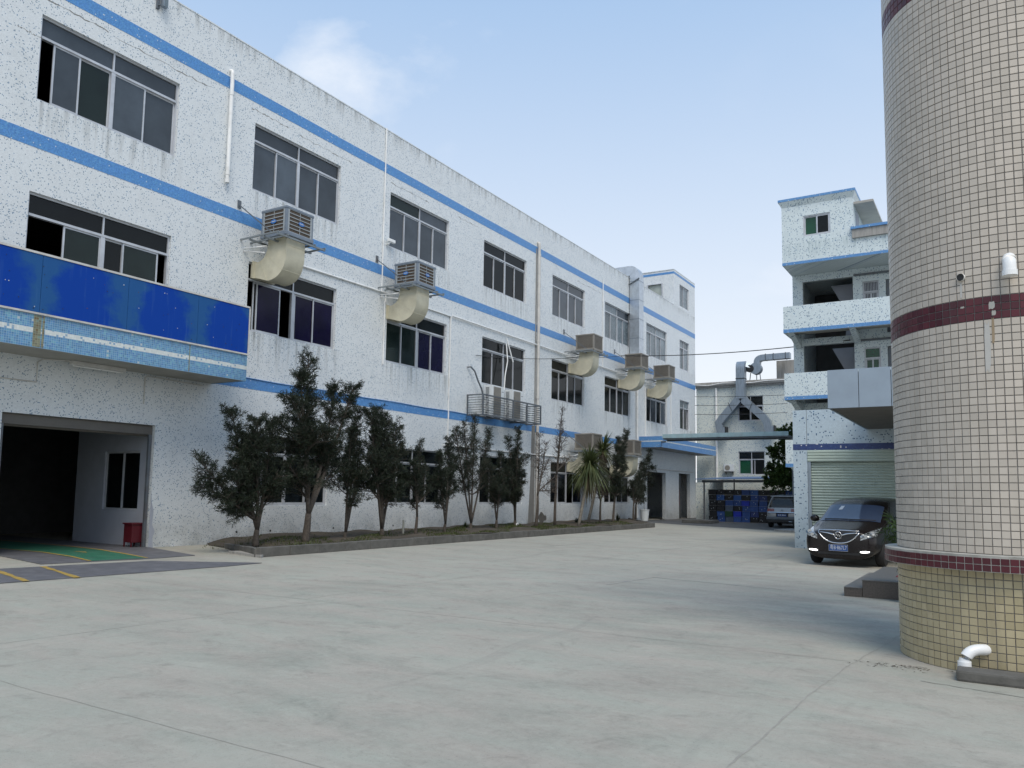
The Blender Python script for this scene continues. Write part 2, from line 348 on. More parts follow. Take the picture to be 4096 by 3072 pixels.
def ground_mat():
    g = G('yard_concrete'); p = g.pos(); x = g.xyz()
    pr = g.vec(g.math('MULTIPLY', x[0], .5), g.math('MULTIPLY', x[1], 1.0))
    a = g.ramp(g.noise(pr, .2, 6, .6), .3, .7); b = g.ramp(g.noise(pr, 1.0, 9, .74), .34, .68); c = g.noise(p, 14, 6, .75)
    col = g.mix(a, (.262,.251,.215,1), (.343,.331,.285,1)); col = g.mix(g.math('MULTIPLY', b, .6), col, (.41,.396,.342,1))
    st = g.ramp(g.noise(pr, .6, 9, .76, .5), .50, .70, 0, .66); col = g.mix(st, col, (.19,.182,.155,1))
    st2 = g.ramp(g.noise(p, 2.6, 8, .74, .5), .53, .70, 0, .6); col = g.mix(st2, col, (.18,.172,.148,1))
    pale = g.ramp(g.noise(g.vec(g.math('MULTIPLY', x[0], .8), g.math('MULTIPLY', x[1], 1.6)), 3.4, 7, .75), .58, .74, 0, .4); col = g.mix(pale, col, (.475,.46,.405,1))
    dark_patch = g.math('MULTIPLY', g.ramp(g.n('ShaderNodeVectorMath', {0: p, 1: (-2.2,12.5,0)}, o=1, operation='DISTANCE'), 1.0, 5.0, 1, 0), g.ramp(g.noise(pr, .9, 8, .72), .36, .62)); col = g.mix(g.math('MULTIPLY', dark_patch, .6), col, (.125,.122,.108,1))  # mottled darker area fading outward from one spot of the yard
    col = g.mix(g.ramp(c, .3, .72, .0, .34), col, (.465,.45,.40,1))
    col = g.mix(g.ramp(g.noise(pr, 1.9, 5, .65), .35, .65), g.mix(1.0, col, (1.03,.985,.97,1), 'MULTIPLY'), g.mix(1.0, col, (.965,1.01,.985,1), 'MULTIPLY'))
    sp = g.ramp(g.noise(p, 46, 4, .8), .57, .70, 0, .6); col = g.mix(sp, col, (.15,.145,.135,1))
    tr = g.ramp(g.noise(g.vec(g.math('MULTIPLY', g.math('ADD', x[0], g.math('MULTIPLY', g.noise(p, .12, 2), 3.0)), 2.2), g.math('MULTIPLY', x[1], .07)), 1.0, 5, .6), .60, .72, 0, .28); col = g.mix(tr, col, (.15,.148,.138,1))
    g.bump(g.math('ADD', g.math('MULTIPLY', c, .5), g.noise(p, 90, 3)), .4, .006)
    return g.fin(col, g.ramp(b, 0, 1, .72, .9), 0, .3)
M['ground'] = ground_mat()
M['epoxy'] = plain('grey_floor_paint', (.115,.115,.125), .6, var=.2, vs=3, dirt=(.2,.2,.2), dirt_amt=.45, ds=2.5)
M['green_floor'] = plain('green_floor_paint', (.03,.15,.09), .55, var=.2, vs=3, dirt=(.12,.16,.14), dirt_amt=.5, ds=4)
M['yellow_line'] = plain('yellow_floor_paint', (.40,.27,.055), .6, var=.2, vs=6, dirt=(.25,.2,.12), dirt_amt=.5, ds=8)
M['white_line'] = plain('faded_line_paint', (.36,.34,.29), .8, var=.1, vs=8, dirt=(.27,.27,.26), dirt_amt=.8, ds=3)
M['joint'] = plain('dirt_in_joint', (.30,.289,.252), .95, var=.15, vs=6)
M['rear_yard'] = plain('dark_rear_ground', (.095,.097,.097), .9, var=.25, vs=1.2, bump=.4, bs=60)  # even dark tone for the ground sheet at the far end
M['apron'] = plain('door_apron_concrete', (.22,.22,.21), .9, var=.25, vs=1.5, bump=.3, bs=50)

def sign_mat():
    g = G('faded_blue_sign'); x = g.xyz(); p = g.vec(x[1], x[2])
    t = g.math('ABSOLUTE', g.math('SUBTRACT', g.math('FRACT', g.math('DIVIDE', g.math('SUBTRACT', x[1], 9.2), 2.03)), .5))
    k = g.math('ADD', t, g.math('MULTIPLY', g.math('SUBTRACT', g.noise(p, 2.2, 5, .6), .5), .55)); up = g.math('MULTIPLY', g.ramp(x[2], 6.1, 6.58), .14)
    f = g.ramp(g.math('ADD', k, up), .27, .43, 1, 0)
    col = g.mix(f, (.020,.092,.26,1), (.004,.048,.31,1))
    st = g.ramp(g.noise(g.vec(g.math('MULTIPLY', x[1], 7), g.math('MULTIPLY', x[2], .5)), 1, 5, .6), .56, .75, 0, .35); col = g.mix(st, col, (.06,.15,.34,1))
    sp = g.ramp(g.noise(p, 9, 2), .73, .75); col = g.mix(g.math('MULTIPLY', sp, .7), col, (.1,.06,.05,1))
    return g.fin(col, .6, 0, .12)
M['sign'] = sign_mat()

def tile_mat(name, c1, c2, stain, amt):
    g = G(name); gi = g.t.nodes.new('ShaderNodeNewGeometry'); oi = g.n('ShaderNodeObjectInfo', o=5)
    r = g.math('FRACT', g.math('ADD', gi.outputs['Random Per Island'], oi)); p = gi.outputs['Position']
    x = g.xyz()
    col = g.mix(r, tuple(c1)+(1,), tuple(c2)+(1,))
    s = g.ramp(g.noise(g.vec(g.math('MULTIPLY', x[0], 4), g.math('MULTIPLY', x[1], 4), g.math('MULTIPLY', x[2], .4)), 1.2, 5, .65), .5, .78, 0, amt); col = g.mix(s, col, tuple(stain)+(1,))
    return g.fin(col, g.ramp(r, 0, 1, .26, .42), 0, .4)
M['tile_beige'] = tile_mat('beige_glazed_tile', (.455,.41,.35), (.545,.49,.42), (.375,.34,.285), .5)
M['tile_red'] = tile_mat('oxblood_glazed_tile', (.055,.010,.016), (.095,.016,.024), (.12,.05,.05), .3)
M['tile_yellow'] = tile_mat('ochre_glazed_tile', (.375,.32,.195), (.46,.395,.25), (.21,.18,.12), .5)
M['grout'] = plain('dark_grout', (.15,.145,.14), .9, var=.35, vs=6)
M['grout_pale'] = plain('pale_grout', (.42,.41,.37), .9, var=.2, vs=6, dirt=(.2,.19,.16), dirt_amt=.6, ds=4)

def leaf_mat(name, c1, c2, tr=.25):
    g = G(name); gi = g.t.nodes.new('ShaderNodeNewGeometry'); r = gi.outputs['Random Per Island']
    col = g.mix(r, tuple(c1)+(1,), tuple(c2)+(1,)); col = g.mix(g.ramp(g.noise(gi.outputs['Position'], 1.8, 3), .35, .7), col, g.mix(1.0, col, (.6,.62,.6,1), 'MULTIPLY'))
    g.fin(col, .55, 0, .35); t = g.n('ShaderNodeBsdfTranslucent', {0: col})
    g.t.links.new(g.n('ShaderNodeMixShader', {0: tr, 1: g.b.outputs[0], 2: t}), g.out.inputs[0]); return g.m
M['leaf'] = leaf_mat('podocarpus_leaf', (.012,.020,.012), (.034,.048,.026), .15)
M['leaf_brown'] = leaf_mat('withered_leaf', (.035,.022,.018), (.07,.042,.032))
M['leaf_yucca'] = leaf_mat('yucca_leaf', (.05,.075,.025), (.15,.17,.07))
M['leaf_yucca_dry'] = leaf_mat('dry_yucca_leaf', (.16,.13,.075), (.26,.22,.14))
M['leaf_ficus'] = leaf_mat('ficus_leaf', (.03,.06,.012), (.075,.13,.028))
M['grass'] = leaf_mat('grass_blade', (.045,.07,.015), (.11,.12,.035))
def crate_m(n, c): return plain(n, c, .5, var=.12, vs=6, dirt=scale(c, .5)[:3], dirt_amt=.5, ds=5)
M['fascia_rust'] = mosaic('rusty_canopy_mosaic', (.17,.18,.12), ((.13,.08,.03), (.16,.25,.22)), .4, .05, joint=(.4,.38,.26), jw=.14, jmix=.5, dirt=.5, base_dirt=False, tone=.25, stain=(.12,.06,.02))
M['damp'] = plain('damp_stain', (.27,.27,.26), .9, var=.3, vs=3, streak=True)
M['damp_dark'] = plain('wet_stain', (.20,.195,.18), .9, var=.3, vs=3, streak=True)
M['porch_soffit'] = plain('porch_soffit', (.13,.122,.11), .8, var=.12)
M['steel_pale'] = plain('pale_angle_steel', (.22,.25,.265), .5, .3, var=.15, dirt=(.14,.1,.07), dirt_amt=.3, ds=4)

# ================================================================== GROUND
mb = MB(); mb.add([(-400,-400,0),(400,-400,0),(400,700,0),(-400,700,0)], [(0,1,2,3)])
ground = struct('ground', mb, M['ground'])
def strip_line(pts, w, z, m, name, parent):
    mb = MB(); pts = [Vector((p[0], p[1], 0)) for p in pts]
    L = []
    for i, p in enumerate(pts):
        d = (pts[min(i+1, len(pts)-1)]-pts[max(i-1, 0)]).normalized(); q = Vector((-d.y, d.x, 0)); ww = w*(.7+.6*random.random())/2
        L.append((p+q*ww, p-q*ww))
    vs = [(a.x, a.y, z) for ab in L for a in ab]
    mb.add(vs, [(2*i, 2*i+1, 2*i+3, 2*i+2) for i in range(len(pts)-1)])
    return obj(name, mb, m, parent)
def wob(a, b, n=26, k=.012):
    return [(a[0]+(b[0]-a[0])*i/n+random.uniform(-k, k), a[1]+(b[1]-a[1])*i/n+random.uniform(-k, k)) for i in range(n+1)]
for a, b in (((-14.4,3.55),(-1.4,3.55)), ((-14.4,8.5),(-1.28,8.75)), ((-8.65,2.0),(-8.3,8.7)), ((-8.62,8.7),(-8.1,30)), ((-14.4,18.6),(-2,18.9)), ((-14.4,29.5),(-6,29.8))):
    strip_line(wob(a, b, 40), .008, .002, M['joint'], 'joint', ground)
cv = [(-.98,11.6),(-1.04,10.68),(-1.13,9.73),(-1.27,8.48),(-1.35,7.11),(-1.38,5.7),(-1.41,4.96),(-1.44,2.0)]
cv2 = []
for i in range(len(cv)-1): cv2 += wob(cv[i], cv[i+1], 8, .008)
strip_line(cv2, .015, .002, M['joint'], 'joint', ground)
strip_line(wob((-.62,8.22),(.9,7.86), 16, .02), .016, .004, M['joint'], 'crack', ground)
for a, b in (((-5.94,13.4),(-5.76,15.17)), ((-5.76,15.17),(-3.2,14.75)), ((-5.4,19.15),(-5.05,23.5))):
    strip_line(wob(a, b, 12, .01), .05, .004, M['white_line'], 'parking_line', ground)
# darker ground sheet beyond the yard and the apron in front of the far doors
mb = MB(); mb.add([(-18.9,46.2,.004),(-14.6,43.4,.004),(-12.2,42.2,.004),(-7.6,39.6,.004),(3,39.6,.004),(3,75,.004),(-18.9,75,.004)], [tuple(range(7))]); struct('rear_ground_sheet', mb, M['rear_yard'])
mb = MB(); mb.prism([(-9.0,39.6),(-7.6,38.7),(-2,38.7),(-2,41.5),(-8.7,41.5)], 'z', 0, .09); struct('pavement_step', mb, M['concrete_light'])
# painted floor of the loading door, running out onto the yard, and the painted strip in front of it
mb = MB(); mb.prism([(-30,9.4),(-18.75,9.42),(-16.28,8.97),(-15.92,11.2),(-15.98,12.4),(-18.88,13.2),(-30,13.2)], 'z', .004, .016); pf = struct('painted_floor', mb, M['epoxy'])
mb = MB(); mb.add([(-30,10.4,.02),(-18.9,10.48,.02),(-16.17,9.97,.02),(-16.02,11.16,.02),(-18.9,11.82,.02),(-30,11.9,.02)], [tuple(range(6))]); obj('green_lane', mb, M['green_floor'], pf)
for pts in ([(-30,10.38),(-20.5,10.42),(-19,10.5),(-17.5,10.3),(-16.19,9.95)], [(-30,11.92),(-20.5,11.98),(-18.9,11.84),(-17.5,11.55),(-16.03,11.18)]):
    strip_line(pts, .075, .024, M['yellow_line'], 'yellow_line', pf)
mb = MB(); mb.add([(-18.75,11.08,.024),(-18.2,11.1,.024),(-18.45,11.22,.024),(-18.62,11.16,.024)], [(0,1,2,3)]); obj('arrow_mark', mb, M['yellow_line'], pf)
mb = MB(); mb.prism([(-15.95,7.2),(-15.9,8.0),(-15.42,10.83),(-13.4,12.12),(-13.33,11.09),(-13.61,6.87),(-13.8,5.0),(-16.1,5.0)], 'z', .004, .014); ps = struct('painted_strip', mb, M['epoxy'])
for a, b in (((-15.86,7.86),(-13.55,7.25)), ((-15.74,8.72),(-13.46,8.06)), ((-16.0,6.5),(-13.7,5.9))):
    strip_line(wob(a, b, 8, .004), .10, .018, M['yellow_line'], 'yellow_line', ps)

# ================================================================== planting bed
BED = [(-14.55,13.1),(-14.55,38.6),(-18.9,45.6),(-18.9,14.9),(-17.3,14.45)]
mb = MB()
nb = 90
for i in range(nb):
    for k in range(5):
        y = 13.3+(45.3-13.3)*i/nb; y2 = 13.3+(45.3-13.3)*(i+1)/nb
def soil_z(x, y): return (.20+.05*math.sin(x*2.1+y*.7)*math.sin(y*1.3)+.03*math.sin(5*x+3*y))*min(1, max(.02, (y-13.3-max(0, -x-14.7)*.38)/1.1))
ys = np.linspace(13.25, 45.4, 110)
rows = []
for y in ys:
    xl = -18.88 if y > 14.9 else -17.3-(y-14.45)*1.6/.45 if y > 14.45 else -14.62-(y-13.1)/(14.45-13.1)*2.7
    xr = -14.62 if y < 38.6 else -14.62-(y-38.6)/(45.6-38.6)*4.3
    rows.append([(xl+(xr-xl)*k/10, y, min(.235, soil_z(xl+(xr-xl)*k/10, y))) for k in range(11)])
vs = [p for r_ in rows for p in r_]
mb.add(vs, [(i*11+k, i*11+k+1, (i+1)*11+k+1, (i+1)*11+k) for i in range(len(ys)-1) for k in range(10)])
soil = struct('planting_bed', mb, M['soil'], smooth='all', fix=False)
# kerb stones of the bed
y = 13.1
while y < 38.5:
    L = min(.98+random.uniform(-.04,.04), 38.6-y); jx = random.uniform(-.012,.012); jz = random.uniform(-.012,.012)
    mb = MB(); mb.bbox(-14.70+jx, -14.55+jx, y+.004, y+L-.004, 0, .222+jz, .014); obj('kerb_stone', mb, M['concrete'], soil); y += L
a = Vector((-14.62,38.62,.11)); b = Vector((-18.8,45.55,.11)); n = 8
for i in range(n):
    mb = MB(); mb.bar(a.lerp(b, i/n+.003), a.lerp(b, (i+1)/n-.003), .14, .21); obj('kerb_stone', mb, M['concrete'], soil)
a = Vector((-14.66,13.12,.10)); b = Vector((-17.4,14.5,.07)); n = 3
for i in range(n):
    mb = MB(); mb.bar(a.lerp(b, i/n+.003), a.lerp(b, (i+1)/n-.003), .14, .2-.04*i); obj('kerb_stone', mb, M['concrete'], soil)
mb = MB(); mb.prism([(-14.4,13.0),(-14.6,13.25),(-15.8,13.75),(-16.0,13.4)], 'z', 0, .06); obj('broken_kerb', mb, M['concrete_light'], soil)
# grass on the bed, uncountable
gv = []; gf = []
for (x0, x1, y0, y1, n) in ((-17.2,-14.75,14.5,25,4200), (-18.3,-14.75,24,33.5,9000), (-17,-14.75,34.5,38.3,1300), (-18.6,-14.8,14,24,900)):
    for _ in range(n):
        x = random.uniform(x0, x1); y = random.uniform(y0, y1)
        if math.sin(x*3.1+y*1.7)+math.sin(y*.9) < -.3: continue
        z = soil_z(x, y)-.01; h = random.uniform(.03,.085); a = random.uniform(0,6.28); w = .012; lx = random.uniform(-.05,.05); ly = random.uniform(-.05,.05)
        i = len(gv); gv += [(x-w*math.cos(a), y-w*math.sin(a), z), (x+w*math.cos(a), y+w*math.sin(a), z), (x+lx, y+ly, z+h)]; gf.append((i, i+1, i+2))
mb = MB(); mb.v = gv; mb.f = gf; mb.m = [0]*len(gf)
go = obj('grass', mb, M['grass'], fix=False); tag(go, 'thin patchy grass growing in the planting bed along the white factory', 'grass'); go['kind'] = 'stuff'

# ================================================================== FACTORY BUILDING
FX = -18.9; T = .24
fac = thing('factory_building', 'long three-storey white mosaic factory with three blue bands along the left', 'building', (FX, 30, 0))
BAY = [9.54+6.52*k for k in range(7)]; WW = 3.82
YEND, YST = 58.65, -1.0
def wall_x(mb, X, thick, y0, y1, z0, z1, holes, mi=0, mi_r=0, outward=1):
    ysx = sorted({y0, y1}|{h[0] for h in holes}|{h[1] for h in holes}); zsx = sorted({z0, z1}|{h[2] for h in holes}|{h[3] for h in holes})
    for i in range(len(ysx)-1):
        for j in range(len(zsx)-1):
            yc, zc = (ysx[i]+ysx[i+1])/2, (zsx[j]+zsx[j+1])/2
            if any(h[0] < yc < h[1] and h[2] < zc < h[3] for h in holes): continue
            for xx in (X, X-thick*outward):
                mb.add([(xx, ysx[i], zsx[j]), (xx, ysx[i+1], zsx[j]), (xx, ysx[i+1], zsx[j+1]), (xx, ysx[i], zsx[j+1])], [(0,1,2,3) if xx == X else (3,2,1,0)], mi if xx == X else mi_r)
    X2 = X-thick*outward
    for (a, b, c, d) in list(holes)+[(y0, y1, z0, z1)]:
        mb.add([(X,a,c),(X,b,c),(X2,b,c),(X2,a,c)], [(0,1,2,3)], mi); mb.add([(X,a,d),(X,b,d),(X2,b,d),(X2,a,d)], [(0,1,2,3)], mi)
        mb.add([(X,a,c),(X,a,d),(X2,a,d),(X2,a,c)], [(0,1,2,3)], mi); mb.add([(X,b,c),(X,b,d),(X2,b,d),(X2,b,c)], [(0,1,2,3)], mi)
holes = []
F1, F2, F3 = (1.08, 3.20), (6.33, 8.44), (10.68, 12.80)
for k in range(-1, 7):
    y0 = 9.54+6.52*k
    holes += [(y0, y0+WW, *F2), (y0, y0+WW, *F3)]
    if 1 <= k <= 5: holes.append((y0, y0+WW-.1, *F1))
holes += [(55.15, 57.22, *F2), (55.15, 57.22, *F3), (9.31, 13.2, 0, 3.22), (48.8, 52.2, 0, 3.12), (54.85, 57.3, 0, 3.18)]
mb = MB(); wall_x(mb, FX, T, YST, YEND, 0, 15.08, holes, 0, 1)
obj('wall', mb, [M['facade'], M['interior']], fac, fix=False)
# stair tower above the roof line at the far end
mb = MB(); wall_x(mb, FX, T, 53.97, YEND, 15.083, 17.65, [(55.2, 57.25, 15.28, 16.87)], 0, 1)
mb.box(-24.5, FX-T, YEND-.24, YEND, 15.083, 17.65, 0)
# camera-facing side of the tower, with a recessed window
for (x0, x1, z0, z1) in ((-24.5,-20.85,15.083,17.65), (-19.75,FX-.001,15.083,17.65), (-20.85,-19.75,16.72,17.65), (-20.85,-19.75,15.083,15.85)):
    mb.box(x0, x1, 53.973, 54.2, z0, z1, 0)
mb.box(-24.5, -24.26, 54.2, YEND-.24, 15.083, 17.65, 0); mb.box(-24.4, FX-.1, 54.1, YEND-.1, 17.3, 17.45, 1)
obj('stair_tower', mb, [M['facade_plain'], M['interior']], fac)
tw = obj('window', MB().box(-20.88,-19.72,53.90,53.97,16.70,16.76).box(-19.79,-19.72,53.90,53.97,15.8,16.70).box(-20.88,-20.81,53.90,53.97,15.8,16.70), M['alu'], fac)
obj('pane', MB().box(-20.83,-19.78,54.05,54.06,15.86,16.70), M['g_tower'], tw)
mb = MB(); mb.box(FX-.26, FX+.012, 53.94, YEND+.02, 17.652, 17.70); mb.box(-24.6, FX-.262, 53.94, 54.24, 17.652, 17.70)
obj('tower_coping', mb, M['facade_plain'], fac)
mb = MB(); mb.box(FX+.001, FX+.008, 53.967, YEND+.008, 17.36, 17.52); mb.box(-24.5, FX+.0005, 53.965, 53.972, 17.36, 17.52)
obj('blue_band', mb, M['blue_band'], fac)
# end wall, back wall, slabs, inner walls
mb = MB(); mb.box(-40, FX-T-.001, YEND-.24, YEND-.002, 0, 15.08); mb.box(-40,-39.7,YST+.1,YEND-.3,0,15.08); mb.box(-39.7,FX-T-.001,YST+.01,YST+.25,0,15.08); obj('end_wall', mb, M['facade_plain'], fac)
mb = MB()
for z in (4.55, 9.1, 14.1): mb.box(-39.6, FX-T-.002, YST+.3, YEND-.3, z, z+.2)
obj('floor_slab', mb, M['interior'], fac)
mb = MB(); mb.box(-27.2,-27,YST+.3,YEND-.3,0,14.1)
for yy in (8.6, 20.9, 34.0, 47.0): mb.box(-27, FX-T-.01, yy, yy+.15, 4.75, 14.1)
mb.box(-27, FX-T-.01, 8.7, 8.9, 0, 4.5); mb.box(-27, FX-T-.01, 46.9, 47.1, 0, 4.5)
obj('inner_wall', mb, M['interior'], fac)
mb = MB(); mb.box(FX-.30, FX+.012, YST, 53.93, 15.083, 15.12); obj('coping', mb, M['facade_plain'], fac)
# blue bands (the lowest one stops at the canopies)
def band(y0, y1, z0, z1): return obj('blue_band', MB().box(FX+.001, FX+.006, y0, y1, z0, z1), M['blue_band'], fac)
band(YST, YEND, 13.43, 13.79); band(YST, YEND, 9.51, 9.87); band(14.93, 47.43, 4.57, 4.88)
mb = MB(); mb.tube([(FX+.02, y, 4.885+.012*math.sin(y*1.7)) for y in np.linspace(14.95, 33.6, 40)], .014, 6); cb = obj('wall_cable', mb, M['blue_band'], fac)

for (ya_, yb_, zc_) in ((8.9,11.2,13.22), (11.4,14.4,13.16), (15.9,17.4,13.2), (17.9,20.4,13.12), (22.6,25.0,13.15), (27.0,28.6,13.2), (9.0,9.6,12.2), (38.5,41.5,13.15)):
    mb = MB(); pts = [(ya_+(yb_-ya_)*i/18, zc_+random.uniform(-.03,.03)) for i in range(19)]
    for i in range(18):
        w_ = random.choice((.004,.006,.014)); mb.add([(FX+.0015,pts[i][0],pts[i][1]-w_),(FX+.0015,pts[i+1][0],pts[i+1][1]-w_),(FX+.0015,pts[i+1][0],pts[i+1][1]+w_),(FX+.0015,pts[i][0],pts[i][1]+w_)], [(0,1,2,3)])
    obj('crack', mb, M['damp_dark'], fac, fix=False)
# --- windows
def win_mesh(name, mb, mats):
    me = bpy.data.meshes.new(name); me.from_pydata(mb.v, [], mb.f)
    for m in mats: me.materials.append(m)
    if len(mats) > 1: me.polygons.foreach_set('material_index', mb.m)
    bm = bmesh.new(); bm.from_mesh(me); bmesh.ops.recalc_face_normals(bm, faces=bm.faces); bm.to_mesh(me); bm.free(); return me
WC = {}
def window(parent, loc, rz, w, h, sashes, top=('g_slate','g_slate'), trans=.50, depth=.10, mull=True, key=None):
    """loc: lower left corner on the wall face in world space; local x along the wall, -y outward"""
    ck = (round(w,3), round(h,3), trans, mull)
    if ck not in WC:
        f = .05; mb = MB(); d0, d1 = depth-.03, depth+.07
        mb.box(0, w, d0, d1, 0, f); mb.box(0, w, d0, d1, h-f, h); mb.box(0, f, d0, d1, f, h-f); mb.box(w-f, w, d0, d1, f, h-f)
        if trans: mb.box(f, w-f, d0-.012, d1-.005, h-trans-.06, h-trans)
        if mull:
            mb.box(w/2-.055, w/2+.055, d0-.006, d1-.01, f, h-trans-.06 if trans else h-f)
            if trans: mb.box(w/2-.022, w/2+.022, d0+.004, d1-.012, h-trans, h-f)
        WC[ck] = win_mesh('window', mb, [M['alu']])
    o = bpy.data.objects.new('window', WC[ck]); COL.objects.link(o); o.parent = parent
    off = ORG[parent.name]; o.location = (loc[0]-off[0], loc[1]-off[1], loc[2]-off[2]); o.rotation_euler = (0,0,rz)
    def pane(x0, x1, z0, z1, m, y, fr):
        pk = ('p', round(x1-x0,3), round(z1-z0,3), m, fr)
        if pk not in WC:
            W_, H_ = x1-x0, z1-z0; mb = MB(); e = fr*.6
            mb.box(e, W_-e, .012, .018, e, H_-e); WC[pk] = win_mesh('pane', mb, [M[m]])
            if fr:
                mb = MB(); mb.box(0, W_, 0, .03, 0, fr); mb.box(0, W_, 0, .03, H_-fr, H_); mb.box(0, fr, 0, .03, fr, H_-fr); mb.box(W_-fr, W_, 0, .03, fr, H_-fr); WC[pk+('s',)] = win_mesh('sash', mb, [M['alu']])
        mesh_at('pane', WC[pk], o, (x0, y, z0))
        if fr: mesh_at('sash', WC[pk+('s',)], o, (x0, y, z0))
    zt = h-trans-.06 if trans else h-.05
    if trans:
        if mull: pane(.05, w/2-.022, h-trans, h-.05, top[0], depth, 0); pane(w/2+.022, w-.05, h-trans, h-.05, top[1], depth, 0)
        else: pane(.05, w-.05, h-trans, h-.05, top[0], depth, 0)
    for (a, b, m, tr) in sashes: pane(.05+(w-.1)*a, .05+(w-.1)*b, .05, zt, m, depth-.01+.034*tr, .045)
    return o
def std(m, m2=None): m2 = m2 or m; return [(0,.255,m,1), (.245,.5,m,0), (.5,.755,m2,1), (.745,1,m2,0)]
HP = math.pi/2
s3 = 'g_slate'
C3 = {0: [(.085,.27,s3,0), (.245,.49,'g_green',1), (.505,.755,s3,0), (.745,1,s3,1)], 1: std(s3), 2: std(s3), 3: std('g_dark','g_dark'), 4: std(s3), 5: std('g_slate2'), 6: std('g_slate2')}
C2 = {0: [(.23,.49,'g_green',0), (.515,.66,'g_dark',1), (.65,.93,'g_green',0)],
      1: [(.10,.36,'g_purple',0), (.07,.13,'g_dark',1), (.53,.765,'g_purple',1), (.745,1,'g_purple',0)],
      2: [(0,.255,'g_green',1), (.245,.5,'g_green',0), (.54,.765,'g_purple',1), (.755,1,'g_purple',0)],
      3: std('g_dark'), 4: std('g_dark'), 5: std('g_dark'), 6: [(0,.255,'g_dark',1), (.245,.5,'g_slate',0), (.5,.755,'g_dark',1), (.745,1,'g_slate',0)]}
C1 = {1: std('g_dark'), 2: std('g_dark'), 3: std('g_dark'), 4: [(0,.255,'g_dark',1), (.245,.5,'g_dark',0), (.72,1,'g_dark',0)], 5: std('g_dark')}
for k in range(-1, 7):
    y0 = 9.54+6.52*k
    window(fac, (FX, y0, F3[0]), HP, WW, F3[1]-F3[0], C3.get(k, std(s3)), {2: ('g_green', s3), 3: ('g_dark','g_dark'), 5: ('g_slate2', s3), 6: ('g_slate2','g_slate2')}.get(k, (s3, s3)))
    o = window(fac, (FX, y0, F2[0]), HP, WW, F2[1]-F2[0], C2.get(k, std('g_dark')), ('g_dark','g_dark'))
    if k in (4, 5):
        mesh_at('guard_rail', win_mesh('guard_rail', MB().box(.06, WW-.06, .2, .225, .42, .46), [M['white_pvc']]), o, (0,0,0))
    if 1 <= k <= 5: window(fac, (FX, y0, F1[0]), HP, WW-.1, F1[1]-F1[0], C1[k], ('g_dark','g_dark'))
for z in (F2, F3): window(fac, (FX, 55.15, z[0]), HP, 2.07, z[1]-z[0], [(0,.51,'g_slate2' if z is F3 else 'g_green',1), (.49,.98 if z is F3 else .8,'g_slate2' if z is F3 else 'g_dark',0)], ('g_slate2','g_slate2'))
window(fac, (FX, 55.2, 15.28), HP, 2.05, 1.59, [(0,.51,'g_slate2',1), (.49,1,'g_slate2',0)], trans=0, mull=False)

# --- loading door: shutter box, guide rails, side room
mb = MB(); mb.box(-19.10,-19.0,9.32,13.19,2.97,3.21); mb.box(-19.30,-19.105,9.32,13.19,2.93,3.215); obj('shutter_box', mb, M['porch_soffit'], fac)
mb = MB(); mb.box(-19.06,-18.99,13.10,13.17,0,2.97); obj('guide_rail', mb, M['steel'], fac); obj('guide_rail', MB().box(-19.06,-18.99,9.33,9.40,0,2.97), M['steel'], fac)
mb = MB()
for (x0, x1, z0, z1) in ((-22.5,-21.15,0,3.4), (-19.55,-19.15,0,3.4), (-21.15,-19.55,0,.95), (-21.15,-19.55,2.55,3.4)): mb.box(x0, x1, 13.25, 13.42, z0, z1)
obj('room_wall', mb, M['room_white'], fac)
iw = obj('window', MB().box(-21.15,-19.55,13.30,13.36,.95,1.0).box(-21.15,-19.55,13.30,13.36,2.5,2.55).box(-21.15,-21.10,13.30,13.36,1,2.5).box(-19.60,-19.55,13.30,13.36,1,2.5).box(-20.38,-20.32,13.30,13.36,1,2.5), M['alu'], fac)
obj('pane', MB().box(-21.1,-20.38,13.325,13.33,1,2.5), M['g_dark'], iw); obj('pane', MB().box(-20.32,-19.6,13.325,13.33,1,2.5), M['g_dark'], iw)
mb = MB(); prof = [(13.19,.0),(13.33,.0),(13.30,.25),(13.36,.42),(13.27,.6),(13.29,.95),(13.22,1.2),(13.19,1.5)]
mb.prism(prof, 'x', FX+.002, FX+.006); obj('bare_plaster', mb, M['room_white'], fac)
# --- front canopy with the blue sign
CXF, CYE = -17.47, 14.92
mb = MB(); mb.box(FX+.002, CXF, YST, CYE, 4.56, 5.25); can = obj('canopy', mb, [M['soffit']], fac)
mb = MB(); mb.box(CXF+.001, CXF+.012, YST, CYE+.012, 4.545, 4.86); mb.box(CXF+.001, CXF+.012, YST, CYE+.012, 4.97, 5.262); mb.box(FX+.006, CXF+.0005, CYE+.001, CYE+.012, 4.545, 4.86); mb.box(FX+.006, CXF+.0005, CYE+.001, CYE+.012, 4.97, 5.262)
obj('blue_fascia', mb, M['fascia'], can)
mb = MB(); mb.box(CXF+.001, CXF+.013, YST, CYE+.013, 4.861, 4.969); mb.box(FX+.006, CXF+.0005, CYE+.001, CYE+.013, 4.861, 4.969); obj('white_fascia_line', mb, M['fascia_white'], can)
ycut = [YST, 1.2, 3.3, 5.35, 7.3, 9.2, 11.26, 13.25, CYE]
for i in range(len(ycut)-1):
    obj('sign_panel', MB().bbox(CXF-.02, CXF+.03, ycut[i]+.004, ycut[i+1]-.004, 5.31, 6.585, .006), M['sign'], can)
mb = MB(); mb.box(CXF-.03, CXF+.045, YST, CYE+.02, 6.588, 6.635); mb.box(CXF-.03, CXF+.045, YST, CYE+.02, 5.265, 5.307); mb.box(CXF-.03, CXF+.045, CYE+.0, CYE+.035, 5.307, 6.588); obj('sign_trim', mb, M['grey_pvc'], can)
